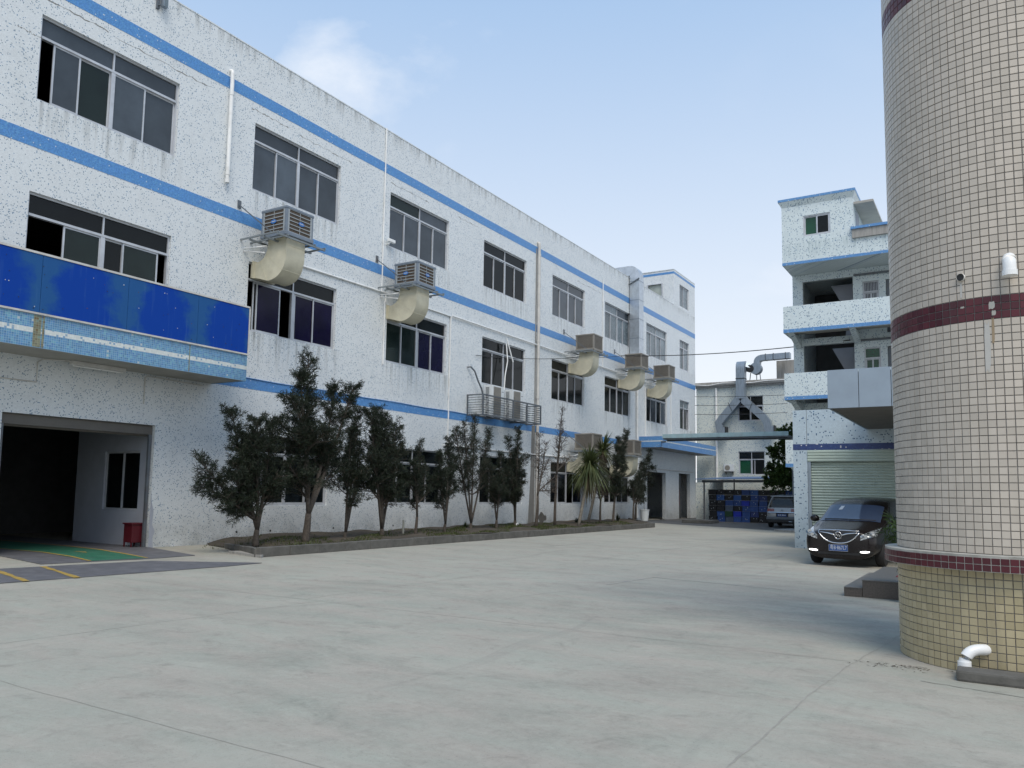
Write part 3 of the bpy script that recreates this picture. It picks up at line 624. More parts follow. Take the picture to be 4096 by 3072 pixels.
mb = MB(); mb.box(FX+.02, CXF-.04, CYE-.05, CYE, 5.3, 6.6); mb.box(CXF-.06, CXF-.035, YST, CYE-.05, 5.31, 6.58); obj('sign_back', mb, M['steel'], can)
for i in range(46):
    yy = random.uniform(6.5, 14.8); zz = random.choice((5.42,5.55,5.9,6.1,6.35))+random.uniform(-.06,.06); s = random.uniform(.012,.022)
    obj('rivet', MB().box(CXF+.031, CXF+.036, yy, yy+s, zz, zz+s), M['plate_white'] if random.random() < .35 else M['black'], can)
# rust runs on the fascia
for yy, w in ((9.10,.17), (9.29,.05), (13.05,.03)):
    obj('rust_run', MB().box(CXF+.0135, CXF+.0155, yy, yy+w, 4.56, 5.25), M['fascia_rust'], can)
# tube lamp and conduit under the canopy
tl = thing('tube_lamp', 'long white tube lamp fixed under the blue canopy', 'lamp', (-18.55,11.6,4.5))
obj('housing', MB().bbox(-18.62,-18.48,10.6,12.0,4.46,4.555,.008), M['grey_pvc'], tl); obj('tube', MB().tube([(-18.55,10.66,4.44),(-18.55,11.94,4.44)], .018, 10), M['white_pvc'], tl, smooth=True)
mb = MB(); mb.tube([(-18.55,10.6,4.54),(-18.86,10.1,4.53),(-18.87,10.0,4.45),(-18.87,10.0,3.98),(-18.87,6,3.98)], .013, 6); tag(obj('conduit', mb, M['grey_pvc'], smooth=True), 'thin grey conduit feeding the tube lamp under the blue canopy', 'conduit')
mb = MB(); mb.tube([(-18.87,14.6,4.46),(-18.87,12.85,4.5),(-18.87,12.8,4.45),(-18.87,12.8,3.75)], .014, 6); tag(obj('conduit', mb, M['grey_pvc'], smooth=True), 'pale conduit dropping down the wall right of the tube lamp', 'conduit')
# --- far canopy
mb = MB(); mb.box(FX+.002, -17.46, 47.44, 58.85, 4.6, 5.25); fc = obj('far_canopy', mb, M['soffit'], fac)
mb = MB()
for (z0, z1) in ((4.585, 4.93), (5.0, 5.265)):
    mb.box(-17.459, -17.445, 47.425, 58.86, z0, z1); mb.box(FX+.006, -17.4595, 47.425, 47.438, z0, z1)
obj('blue_fascia', mb, M['dorm_band'], fc)
mb = MB(); mb.box(-17.459, -17.444, 47.424, 58.861, 4.931, 4.999); mb.box(FX+.006, -17.4595, 47.424, 47.438, 4.931, 4.999); obj('white_fascia_line', mb, M['fascia_white'], fc)
mb = MB(); mb.box(-19.6,-19.5,48.82,50.3,0,3.1); obj('door_leaf', mb, M['interior'], fac); obj('door_leaf', MB().box(-19.2,-19.15,55.6,56.0,0,3.1), M['interior'], fac)
obj('red_door_panel', MB().box(-19.14,-19.10,54.9,55.6,.9,2.0), M['red_box'], fac)
mb = MB(); mb.box(FX+.003, FX+.05, 48.5, 57.9, 3.30, 3.36); obj('lintel_conduit', mb, M['grey_pvc'], fac)

# ================================================================== wall services
def pipe(name, label, cat, pts, r, m, n=10, group=None, clips=0):
    mb = MB(); mb.tube(pts, r, n); o = obj(name, mb, M[m], smooth=True); tag(o, label, cat, group); return o
def elbow(a, c, b, n=6):
    a, c, b = Vector(a), Vector(c), Vector(b); return [((1-t)**2*a+2*t*(1-t)*c+t*t*b) for t in [i/n for i in range(n+1)]]
X0 = FX
dp = thing('drain_pipe', 'short white drain pipe with an elbow between the first two top-floor windows', 'pipe', (X0+.09,15.05,10.5))
obj('pipe', MB().tube(elbow((X0,15.05,13.98),(X0+.09,15.05,13.98),(X0+.09,15.05,13.86))+[(X0+.09,15.05,10.55)], .06, 14), M['white_pvc'], dp, smooth=True)
for z in (13.2, 10.75, 10.52): obj('coupling', MB().tube([(X0+.09,15.05,z),(X0+.09,15.05,z+.10)], .07, 14), M['white_pvc'], dp, smooth=True)
dp = thing('drain_pipe', 'tall aged drain pipe running the full height mid-facade beside a dark stain', 'pipe', (X0+.1,34.0,0))
obj('pipe', MB().tube(elbow((X0,34.0,14.0),(X0+.1,34.0,14.02),(X0+.1,34.0,13.85))+[(X0+.1,34.02,9),(X0+.1,34.05,0.1)], .075, 14), M['grey_pvc'], dp, smooth=True)
for z in (13.3,11.75,9.0,6.2,3.2): obj('coupling', MB().tube([(X0+.1,34.02,z),(X0+.1,34.02,z+.12)], .088, 14), M['grey_pvc'], dp, smooth=True)
mb = MB(); mb.box(X0+.0065, X0+.008, 33.84, 33.96, 4.9, 13.7); obj('damp_stain', mb, M['damp'], fac)
mb = MB(); mb.prism([(33.35,.1),(33.95,.1),(33.95,4.9),(33.62,4.85),(33.56,2.6),(33.45,1.2)], 'x', X0+.0065, X0+.0075); obj('damp_stain', mb, M['damp_dark'], fac)
pipe('drain_pipe', 'slim white drain pipe below the far silver duct, down to the bed', 'pipe', [(X0+.09,46.9,8.4),(X0+.09,46.9,.2)], .07, 'white_pvc')
pipe('conduit', 'thin white conduit from the roof edge down to the second grey cooler', 'conduit', [(X0+.03,22.21,15.13),(X0+.03,22.21,8.9)], .027, 'white_pvc', 8)
pipe('conduit', 'white conduit running from the first grey cooler to the second', 'conduit', [(X0+.03,17.3,8.82),(X0+.03,22.6,8.88)], .034, 'white_pvc', 8)
pipe('conduit', 'white conduit jogging down beside the duct of the second grey cooler', 'conduit', [(X0+.03,22.45,8.86),(X0+.03,22.45,8.55),(X0+.03,22.4,8.55),(X0+.03,22.4,6.2)], .026, 'white_pvc', 8)
pipe('conduit', 'white conduit bending down past the bare wall to the hedge tops', 'conduit', [(X0+.03,23.6,8.84),(X0+.03,26.62,8.82),(X0+.03,26.62,3.5)], .032, 'white_pvc', 8)
pipe('conduit', 'long white conduit under the middle blue band to the beige coolers', 'conduit', [(X0+.06,26.7,8.86),(X0+.06,49.5,8.86)], .032, 'white_pvc', 8)
pipe('conduit', 'hairline white conduit left of the third-floor window by the silver duct', 'conduit', [(X0+.03,41.8,14.0),(X0+.03,41.8,8.9)], .026, 'white_pvc', 8)
pipe('conduit', 'white conduit above the ground-floor windows behind the trees', 'conduit', [(X0+.04,26.3,3.47),(X0+.04,37.6,3.47)], .03, 'white_pvc', 8)
pipe('conduit', 'white conduit dropping right of the last beige cooler', 'conduit', [(X0+.03,53.2,8.9),(X0+.03,53.2,5.3)], .027, 'white_pvc', 8)
pipe('conduit', 'white conduit dropping left of the last wide second-floor window', 'conduit', [(X0+.03,48.45,8.5),(X0+.03,48.45,5.3)], .026, 'white_pvc', 8)
pipe('loose_pipe', 'loose white pipe leaning down across the window above the air conditioners', 'pipe', [(X0+.12,30.95,8.68),(X0+.25,31.35,7.6)], .03, 'white_pvc', 8)
pipe('drain_hose', 'white hose hanging from the window down to the air conditioner cage', 'hose', [(X0+.12,30.95,8.4),(X0+.2,30.95,7.6),(X0+.2,30.75,6.9),(X0+.25,30.6,6.2)], .027, 'white_pvc', 8)
pipe('refrigerant_hose', 'dark curved hose from the wall into the left air conditioner', 'hose', [(X0+.02,27.95,6.9),(X0+.12,28.05,6.92),(X0+.2,28.25,6.75),(X0+.22,28.5,6.35),(X0+.24,28.75,6.05),(X0+.25,28.95,5.6)], .035, 'steel', 8)
# wall lamp at the top left, CCTV camera
wl = thing('flood_lamp', 'small grey flood lamp hanging under the roof edge at top left', 'lamp', (X0+.1,12.55,14.6))
obj('bracket', MB().box(X0+.002,X0+.06,12.48,12.56,14.55,15.1).box(X0+.06,X0+.14,12.5,12.54,14.62,14.66), M['steel'], wl)
obj('lamp_head', MB().bbox(X0+.07,X0+.2,12.58,12.72,14.62,15.0,.012), M['galv'], wl); obj('glass', MB().box(X0+.2,X0+.205,12.6,12.70,14.64,14.98), M['g_slate2'], wl)
cc = thing('security_camera', 'small white security camera beside the thin roof conduit', 'camera', (X0+.02,22.45,10.8))
obj('mount', MB().tube([(X0,22.42,10.72),(X0+.12,22.42,10.72),(X0+.16,22.45,10.8)], .03, 8), M['white_pvc'], cc, smooth=True); obj('camera_body', MB().bbox(X0+.08,X0+.20,22.36,22.72,10.80,10.92,.02), M['white_pvc'], cc); obj('lens_hood', MB().box(X0+.1,X0+.18,22.721,22.76,10.82,10.90), M['black'], cc)

# --- vertical silver duct on the facade at the far end
sd_ = thing('exhaust_duct', 'bright silver square exhaust duct rising over the roof edge near the stair tower', 'duct', (X0+.4,46.4,10))
def rect_sweep(mb, path, w, h, side, mi=0):                    # path of points, 'side' fixed width axis
    side = Vector(side); b = len(mb.v); pts = [Vector(p) for p in path]
    for i, p in enumerate(pts):
        d = (pts[min(i+1, len(pts)-1)]-pts[max(i-1, 0)]).normalized(); n_ = d.cross(side).normalized()
        mb.v += [tuple(p+side*a*w/2+n_*c*h/2) for a, c in ((-1,-1),(1,-1),(1,1),(-1,1))]
    for i in range(len(pts)-1):
        for k in range(4): mb.f.append((b+i*4+k, b+i*4+(k+1)%4, b+(i+1)*4+(k+1)%4, b+(i+1)*4+k)); mb.m.append(mi)
    mb.f.append((b,b+1,b+2,b+3)); mb.m.append(mi); e = b+(len(pts)-1)*4; mb.f.append((e+3,e+2,e+1,e)); mb.m.append(mi)
mb = MB(); rect_sweep(mb, [(X0+.36,46.1,9.95),(X0+.36,46.1,14.95)]+elbow((X0+.36,46.1,15.1),(X0+.36,46.1,15.5),(X0+.0,46.1,15.5))+[(-21.5,46.1,15.5)], .72, .62, (0,1,0)); obj('duct_run', mb, M['galv_bright'], sd_)
for z in (11.2, 12.4, 13.6, 14.8): obj('flange', MB().box(X0+.04,X0+.68,45.73,46.47,z,z+.03), M['galv'], sd_)
obj('bracket', MB().bar((X0,45.68,14.6),(X0+.7,45.68,14.95),.05), M['steel'], sd_)

# ================================================================== evaporative coolers
def cooler_proto(kind):
    """local: origin on the wall face at the cabinet's near lower corner height; +x out of the wall, +y along it"""
    a0, a1, h, L = .45, 1.5, .88, 1.1
    P = {}
    mb = MB(); e = .085
    for (x, y) in ((a0,0), (a1-e,0), (a0,L-e), (a1-e,L-e)): mb.bbox(x, x+e, y, y+e, .1, h-.06, .015)
    mb.bbox(a0-.02, a1+.02, -.02, L+.02, 0, .12, .02); mb.bbox(a0-.015, a1+.015, -.015, L+.015, h-.08, h, .02)
    P['cabinet'] = (mb, 'cooler_grey' if kind == 'grey' else 'cooler_beige')
    pads = []
    inset = .02
    for (f, ax) in (('near','y'), ('far','y'), ('out','x')):
        mb = MB(); sl = []
        if ax == 'y':
            y = inset if f == 'near' else L-inset; s = -1 if f == 'near' else 1
            mb.box(a0+e, a1-e, y-.006, y+.006, .12, h-.08); lo, hi = a0+e, a1-e
            def B(u0, u1, z0, z1, d0, d1, y=y, s=s): return MB().box(u0, u1, min(y+s*d0, y+s*d1), max(y+s*d0, y+s*d1), z0, z1)
        else:
            x = a1-inset; mb.box(x-.006, x+.006, e, L-e, .12, h-.08); lo, hi = e, L-e
            def B(u0, u1, z0, z1, d0, d1, x=x): return MB().box(x+d0, x+d1, u0, u1, z0, z1)
        if kind == 'grey':
            n = 6; zz = [.12+(h-.2)*i/n for i in range(n+1)]
            for z in zz: sl.append(('slat', B(lo, hi, z-.012, z+.012, .007, .024), 'cooler_frame'))
            for u in (lo+.012, hi-.012): sl.append(('side_strip', B(u-.03, u+.03, .10, h-.07, .0075, .0225), 'cooler_frame'))
            sl.append(('side_strip', B((lo+hi)/2-.008, (lo+hi)/2+.008, .12, h-.08, .0075, .02), 'cooler_frame'))
            # oval badge with a pale line of script
            cz, cu = .46, (lo+hi)/2+(.0 if ax == 'y' else .05); vs_ = []; n = 24
            for d in (.025, .034):
                for k in range(n):
                    t = 2*math.pi*k/n; uu = cu+.115*math.cos(t); z_ = cz+.062*math.sin(t)
                    vs_.append((uu, y+s*d, z_) if ax == 'y' else (x+d, uu, z_))
            bd = MB().add(vs_, [tuple(range(n))[::-1], tuple(range(n, 2*n))]+[(k, (k+1)%n, n+(k+1)%n, n+k) for k in range(n)]); sl.append(('badge', bd, 'badge_blue'))
            st = MB()
            for q in range(9):
                u0 = cu-.075+q*.0175
                st_ = B(u0, u0+.013, cz-.016+.006*(q%2), cz+.014+(.014 if q in (0,6) else 0), .0345, .037); st.add(st_.v, st_.f)
            sl.append(('badge_script', st, 'plate_white'))
        else:
            n = 18; st = MB()
            for i in range(n):
                z = .13+(h-.22)*i/(n-1); b_ = B(lo, hi, z-.006, z+.006, .007, .016); st.add(b_.v, b_.f)
            for i in range(14):
                u = lo+(hi-lo)*(i+.5)/14; b_ = B(u-.005, u+.005, .12, h-.08, .0075, .0145); st.add(b_.v, b_.f)
            sl.append(('grille', st, 'cooler_beige'))
        pads.append((mb, sl))
    # J-shaped duct, extruded along y
    def bz(a, b, c, n=10): return [tuple((1-t)**2*np.array(a)+2*t*(1-t)*np.array(b)+t*t*np.array(c)) for t in [i/n for i in range(n+1)]]
    outer = [(1.36,0.0),(1.36,-.45)]+bz((1.36,-.5),(1.32,-1.22),(.62,-1.25))+[(.3,-1.15),(-.06,-1.06)]
    inner = [(-.06,-.62),(.05,-.62)]+bz((.1,-.62),(.5,-.6),(.56,-.18))+[(.58,0.0)]
    poly = outer+inner
    y0, y1 = .18, .92; mb = MB(); n = len(poly); no = len(outer); ni = len(inner)
    vs_ = [(p[0], y0, p[1]) for p in poly]+[(p[0], y1, p[1]) for p in poly]; fs = [(i, (i+1)%n, n+(i+1)%n, n+i) for i in range(n) if i not in (no-1, n-1)]
    # side cheeks as quads between matched outer and inner samples
    m = 14
    def samp(c, t):
        d = [0]
        for i in range(len(c)-1): d.append(d[-1]+math.dist(c[i], c[i+1]))
        s_ = t*d[-1]
        for i in range(len(c)-1):
            if s_ <= d[i+1]+1e-9:
                k = (s_-d[i])/(d[i+1]-d[i]); return (c[i][0]+(c[i+1][0]-c[i][0])*k, c[i][1]+(c[i+1][1]-c[i][1])*k)
        return c[-1]
    inn = inner[::-1]; mb = MB()
    for yy in (y0, y1):
        mb.grid(lambda t, q, yy=yy: ((lambda A, B: (A[0]+(B[0]-A[0])*q, yy, A[1]+(B[1]-A[1])*q))(samp(outer, t), samp(inn, t))), 22, 1)
    mb.grid(lambda t, q: (samp(outer, t)[0], y0+(y1-y0)*q, samp(outer, t)[1]), 22, 1); mb.grid(lambda t, q: (samp(inn, t)[0], y0+(y1-y0)*q, samp(inn, t)[1]), 22, 1)
    bm = bmesh.new(); vv = [bm.verts.new(v) for v in mb.v]
    for f in mb.f: bm.faces.new([vv[i] for i in f])
    bmesh.ops.remove_doubles(bm, verts=bm.verts, dist=1e-4); mb = MB(); bm.verts.index_update(); mb.frombm(bm)
    P['duct'] = (mb, 'cream'); sm = MB()
    for t_ in (.10, .42, .72, .96):
        A, B = samp(outer, t_), samp(inn, t_); cor = [(A[0],y0,A[1]),(A[0],y1,A[1]),(B[0],y1,B[1]),(B[0],y0,B[1])]
        for i in range(4): sm.bar(cor[i], cor[(i+1)%4], .014)
    P['duct_seam'] = (sm, 'cream')
    P['duct_collar'] = (MB().box(.62, 1.32, .14, .96, -.03, .0), 'cream'); P['wall_collar'] = (MB().box(-.05,.02,.1,1.0,-1.1,-.57), 'cream')
    mb = MB()
    for y in (-.38, .0, L, L+.42): mb.bar((0,y,-.045),(1.62,y,-.045), .04, .045)
    for x in (.4, 1.0, 1.58): mb.bar((x,-.4,-.10),(x,L+.44,-.10), .05, .05)
    P['platform'] = (mb, 'steel_pale')
    mb = MB(); mb.bar((0.02,-.5,.98),(1.3,-.36,-.02), .03); mb.box(0,.03,-.56,-.44,.88,1.12); mb.bar((0.02,L+.5,.98),(1.3,L+.42,-.02), .03); P['stay'] = (mb, 'steel')
    mb = MB(); mb.tube([(.02,-.25,-.28),(.5,-.2,-.3),(.62,.1,-.2)], .022, 8); mb.tube([(.02,-.25,-.36),(.6,.05,-.42)], .02, 8); P['water_pipe'] = (mb, 'white_pvc')
    return P, pads
M['badge_blue'] = plain('badge_blue', (.03,.15,.45), .35, var=.1)
COOL = {}
def cooler(kind, y, z, label):
    if kind not in COOL:
        t = thing('evaporative_cooler', label, 'air cooler', (FX, y, z), 0, 'evaporative coolers on the factory wall'); P, pads = cooler_proto(kind)
        for k, (mb, m) in P.items(): obj(k, mb, M[m], t, local=True, smooth=(k == 'duct'))
        for mb, sl in pads:
            o = obj('pad_panel', mb, M['pad'], t, local=True)
            for (nm, b, m) in sl: obj(nm, b, M[m], o, local=True)
        COOL[kind] = t; return t
    c = copy_tree(COOL[kind]); c.location = (FX, y, z); c['label'] = label; return c
cooler('grey', 16.09, 9.05, 'large grey cooler with blue oval badges nearest the camera, above the blue sign')
cooler('grey', 22.41, 9.03, 'grey cooler with blue oval badges beside the thin roof conduit, second from the left')
cooler('beige', 37.43, 9.05, 'beige box cooler with curved cream duct just right of the tall drain pipe')
cooler('beige', 44.03, 9.06, 'beige box cooler with cream duct directly below the silver exhaust duct')
cooler('beige', 48.75, 9.06, 'beige box cooler with cream duct, farthest of the upper row')
cooler('beige', 37.39, 3.85, 'beige box cooler half hidden behind the spiky yucca')
cooler('beige', 42.9, 3.87, 'beige box cooler low on the wall behind the last trees, left of the far canopy')

# ================================================================== cage with two air conditioners
cg = thing('balcony_cage', 'grey steel bar cage bracketed to the wall under the window', 'cage', (FX,30.5,4.85))
xf, ya, yb, z0, z1 = -18.1, 28.0, 33.05, 4.85, 5.70
obj('floor_frame', MB().bar((FX,ya,z0),(xf,ya,z0),.05).bar((FX,yb,z0),(xf,yb,z0),.05).bar((xf,ya,z0),(xf,yb,z0),.06).bar((FX+.3,ya,z0),(FX+.3,yb,z0),.05).bar((FX+.02,29.4,z0-.03),(xf,29.4,z0-.03),.06).bar((FX+.02,31.6,z0-.03),(xf,31.6,z0-.03),.06), M['steel'], cg)
mb = MB()
for (x, y) in ((xf,ya),(xf,30.5),(xf,yb),(FX+.02,ya),(FX+.02,yb),(xf,31.75)): obj('post', MB().bar((x,y,z0),(x,y,z1+.03),.055), M['steel'], cg)
obj('top_rail', MB().bar((xf,ya,z1),(xf,yb,z1),.06).bar((FX,ya,z1),(xf,ya,z1),.05).bar((FX,yb,z1),(xf,yb,z1),.05), M['steel'], cg)
for i in range(7):
    z = z0+.11+i*.105
    obj('bar', MB().bar((xf,ya,z),(xf,yb,z),.022).bar((FX,ya,z),(xf,ya,z),.022).bar((FX,yb,z),(xf,yb,z),.022), M['steel'], cg)
def ac_unit(y, label, w=.95):
    t = thing('air_conditioner', label, 'air conditioner', (FX+.35,y,z0), 0, 'twin-fan air conditioners in the cage'); x0, x1, h = FX+.22, FX+.64, 1.38
    b = obj('case', MB().bbox(x0, x1, y, y+w, z0+.06, z0+h, .02), M['bucket'], t)
    obj('foot', MB().box(x0+.02,x1-.02,y+.1,y+.16,z0+.03,z0+.06).box(x0+.02,x1-.02,y+w-.16,y+w-.1,z0+.03,z0+.06), M['steel'], t)
    for zc in (z0+.38, z0+.98):
        n = 28; pl = [(y+.36+.27*math.cos(k*2*math.pi/n), zc+.27*math.sin(k*2*math.pi/n)) for k in range(n)]
        fg = obj('fan_opening', MB().prism(pl, 'x', x1+.001, x1+.006), M['black'], t); mb = MB()
        for r_ in (.06,.1,.14,.18,.22,.26): mb.tube([(x1+.012, y+.36+r_*math.cos(k*2*math.pi/20), zc+r_*math.sin(k*2*math.pi/20)) for k in range(21)], .005, 4, cap=False)
        for k in range(6): mb.bar((x1+.014, y+.36, zc), (x1+.014, y+.36+.27*math.cos(k*math.pi/3), zc+.27*math.sin(k*math.pi/3)), .012)
        obj('fan_guard', mb, M['steel'], fg)
    mb = MB(); mb.box(x1+.022,x1+.03,y+.08,y+.64,z0+.1,z0+1.32)
    for i in range(30): mb.box(x1+.0302,x1+.034,y+.08,y+.64,z0+.11+i*.04,z0+.118+i*.04)
    obj('grille_panel', mb, M['cooler_beige'], t)
    mb = MB()
    for i in range(26): mb.box(x0+.06, x0+.24, y-.006, y, z0+.12+i*.046, z0+.14+i*.046)
    obj('side_louver', mb, M['black'], t); obj('maker_mark', MB().box(x1+.001,x1+.003,y+.74,y+.9,z0+1.14,z0+1.165), M['steel'], t)
ac_unit(29.02, 'left of two pale twin-fan air conditioners standing in the steel cage'); ac_unit(30.72, 'right of two pale twin-fan air conditioners standing in the steel cage')

# ================================================================== overhead cables
def sagline(a, b, sag, n=18): a, b = Vector(a), Vector(b); return [a.lerp(b, i/n)-Vector((0,0,sag*4*(i/n)*(1-i/n))) for i in range(n+1)]
pA, pB, pC = (FX+.05,28.57,7.50), (FX+.35,43.7,9.80), (-5.35,38.8,8.75)
tag(obj('overhead_cable', MB().tube(sagline(pA, (FX+.3,37.4,8.72), .1)+sagline((FX+.3,37.4,8.72), pB, .05), .014, 6), M['cable'], smooth=True), 'thin dark cable slung along the factory wall past the beige coolers', 'cable')
tag(obj('overhead_cable', MB().tube(sagline(pB, pC, .22), .022, 6), M['cable'], smooth=True), 'dark cable crossing the sky gap from factory to dormitory', 'cable')
for i, (ypx, lab) in enumerate(((1587,'top'), (1622,'middle'), (1658,'bottom'))):
    a = onY(2779, ypx, 57.5); b = onY(3150, ypx-8, 57.5)
    tag(obj('overhead_cable', MB().tube(sagline(a, b, .05), .016, 6), M['cable'], smooth=True), f'{lab} of three level cables strung before the back wall', 'cable')

# ================================================================== ENTRANCE BLOCK with roller shutter and porch
blk = thing('entrance_block', 'low pale-blue mosaic block with roller shutter, navy band and silver porch', 'building', (-3,27.15,0))
mb = MB(); Y0 = 27.15
for (x0, x1, z0_, z1_) in ((-5.53,-5.10,0,4.43), (-5.10,6,3.13,4.43), (-1.55,6,0,3.13)):
    mb.box(x0, x1, Y0, Y0+.25, z0_, z1_)
mb.box(-5.53,-5.28,Y0+.25,33.5,0,4.43); mb.box(5.75,6,Y0+.25,33.5,0,4.43); mb.box(-5.28,5.75,33.25,33.5,0,4.43); mb.box(-5.28,5.75,Y0+.25,33.25,4.1,4.25)
obj('wall', mb, M['block'], blk)
obj('blue_band', MB().box(-5.535, 6, Y0-.006, Y0-.001, 3.14, 3.33), M['navy_band'], blk); obj('movement_joint', MB().box(-5.112,-5.10,Y0-.003,Y0-.0005,3.34,4.43), M['steel'], blk)
hood = obj('shutter_hood', MB().box(-5.09,-1.56,Y0-.01,Y0+.2,2.76,3.125), M['green_paint'], blk)
for i in range(4): obj('rib', MB().prism([(Y0-.011,2.765+i*.09),(Y0-.03,2.785+i*.09),(Y0-.03,2.83+i*.09),(Y0-.011,2.85+i*.09)], 'x', -5.09, -1.56), M['green_paint'], hood)
obj('guide_rail', MB().box(-5.09,-5.0,Y0+.0,Y0+.09,0,2.76), M['galv'], blk); obj('guide_rail', MB().box(-1.65,-1.56,Y0+.0,Y0+.09,0,2.76), M['galv'], blk)
sl = MB(); sl.grid(lambda u, v: (-5.02+3.4*u, Y0+.10-.028*math.sin(math.pi*min(1, v/.86)) if v < .86 else Y0+.10+.006, .088*v), 1, 8)
slm = win_mesh('slat', sl, [M['green_paint']])
for i in range(31): mesh_at('slat', slm, blk, (3, -27.15, .02+i*.088))
# porch roof with composite panels
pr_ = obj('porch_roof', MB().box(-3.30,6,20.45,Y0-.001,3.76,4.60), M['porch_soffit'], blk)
xx = -3.35
while xx < 5.9:
    obj('cladding_panel', MB().bbox(xx+.006, xx+.684, 20.40, 20.44, 3.745, 4.665, .006), M['panel'], pr_); xx += .69
obj('cladding_panel', MB().bbox(-3.35,-3.31,20.45,23.7,3.745,4.665,.006), M['panel'], pr_); obj('cladding_panel', MB().bbox(-3.35,-3.31,23.71,27.1,3.745,4.665,.006), M['panel'], pr_)
# steps of the entrance
stp = thing('entrance_steps', 'two brown granite entrance steps with red carpet beside the round column', 'steps', (-1.5,16,0))
obj('lower_step', MB().bbox(-2.19,-1.915,14.5,17.6,0,.14,.006), M['granite'], stp); obj('landing', MB().bbox(-1.91,4,14.5,17.6,0,.27,.006), M['granite'], stp)
obj('tread', MB().box(-2.19,-1.92,14.49,17.6,.141,.153), M['granite_top'], stp); obj('tread', MB().box(-1.92,4,14.49,17.6,.271,.286), M['granite_top'], stp)
obj('carpet', MB().box(-1.5,3,15.4,17.0,.287,.296), M['red_carpet'], stp)

# ================================================================== DORMITORY behind it
YB, YP, XL = 36.9, 38.9, -7.84
dm = thing('dormitory_building', 'pale blue-green mosaic dormitory with blue-edged balconies and a roof hut', 'building', (-4,37,0))
XR = 8.0
def wall_y(mb, Y, thick, x0, x1, z0, z1, holes, mi=0):
    xs = sorted({x0, x1}|{h[0] for h in holes}|{h[1] for h in holes}); zs_ = sorted({z0, z1}|{h[2] for h in holes}|{h[3] for h in holes})
    for i in range(len(xs)-1):
        for j in range(len(zs_)-1):
            xc, zc = (xs[i]+xs[i+1])/2, (zs_[j]+zs_[j+1])/2
            if any(h[0] < xc < h[1] and h[2] < zc < h[3] for h in holes): continue
            for yy in (Y, Y+thick): mb.add([(xs[i],yy,zs_[j]),(xs[i+1],yy,zs_[j]),(xs[i+1],yy,zs_[j+1]),(xs[i],yy,zs_[j+1])], [(0,1,2,3)], mi)
    for (a, b, c, d) in list(holes)+[(x0, x1, z0, z1)]:
        for (p, q) in (((a,c),(b,c)), ((a,d),(b,d)), ((a,c),(a,d)), ((b,c),(b,d))):
            mb.add([(p[0],Y,p[1]),(q[0],Y,q[1]),(q[0],Y+thick,q[1]),(p[0],Y+thick,p[1])], [(0,1,2,3)], mi)
mb = MB()
hs = []
for zf in (2.95, 5.95, 8.98): hs += [(-7.37,-5.2,zf+.01,zf+2.72), (-4.8,-4.13,zf+1.42,zf+2.42), (-3.85,-3.0,zf+.01,zf+2.42), (-2.4,-1.4,zf+1.2,zf+2.4)]
wall_y(mb, YP, .22, XL+.02, XR, 0, 12.04, hs); obj('wall', mb, M['dorm'], dm, fix=False)
obj('side_wall', MB().box(XL+.02, XL+.24, YP+.221, 47, 0, 12.04).box(XR-.22, XR, YP+.221, 47, 0, 12.04).box(XL+.24, XR-.22, 46.7, 47, 0, 12.04), M['dorm'], dm)
mb = MB(); mb.box(XL+.25, XR-.23, 43.2, 43.3, 0, 12.0); mb.box(-5.19,-5.05,YP+.23,43.1,0,12.0); obj('inner_wall', mb, M['interior'], dm)
# balconies: slab, parapet, blue edge, brackets
for zb, zt in ((2.95,4.15), (5.93,7.12), (8.96,10.15)):
    b = obj('balcony_parapet', MB().box(XL, XR, YB, YB+.13, zb, zt).box(XL, XL+.13, YB+.131, YP-.001, zb, zt), M['dorm'], dm)
    obj('balcony_slab', MB().box(XL+.131, XR, YB+.131, YP-.001, zb+.25, zb+.37).box(XL+.131, XR, YB+.131, YB+.33, zb, zb+.249), M['soffit'], dm)
    obj('blue_band', MB().box(XL-.006, XR, YB-.006, YB-.001, zb-.004, zb+.15).box(XL-.006, XL-.001, YB-.0005, YP-.01, zb-.004, zb+.15), M['dorm_band'], b)
    for xb in (XL+.16, -5.15, -2.2, 1.2):
        obj('bracket', MB().prism([(YP-.002,zb-.42),(YP-.002,zb-.002),(YB+.14,zb-.002)], 'x', xb, xb+.24), M['dorm'], b)
    # stair flight seen in the opening
    obj('stair_flight', MB().prism([(-6.35,zb+2.75),(-5.22,zb+2.75),(-5.22,zb+.3),(-5.75,zb+.3),(-5.62,zb+1.3)], 'y', 40.3, 41.5), M['room_white'], dm)
for zf, m in ((2.95,'g_bgreen'), (5.95,'g_bgreen'), (8.98,'g_slate')):
    o = window(dm, (-4.8,YP,zf+1.42), 0, .67, 1.0, [(0,.52,m,1), (.48,1,m,0)], (m,m), trans=.45, mull=False)
    if zf > 8: mesh_at('grille', win_mesh('grille', MB().box(.03,.64,.03,.045,.5,.52).box(.03,.64,.03,.045,.95,.97), [M['alu']]), o, (0,0,0)); [mesh_at('grille_bar', win_mesh('grille_bar', MB().box(.06+i*.062,.075+i*.062,.032,.044,.05,.95), [M['alu']]), o, (0,0,0)) for i in range(10)]
    obj('door', MB().box(-3.84,-3.01,YP+.1,YP+.15,zf+.02,zf+2.4), M['steel'], dm)
    window(dm, (-2.4,YP,zf+1.2), 0, 1.0, 1.2, [(0,.52,m,1), (.48,1,m,0)], (m,m), trans=.4, mull=False)
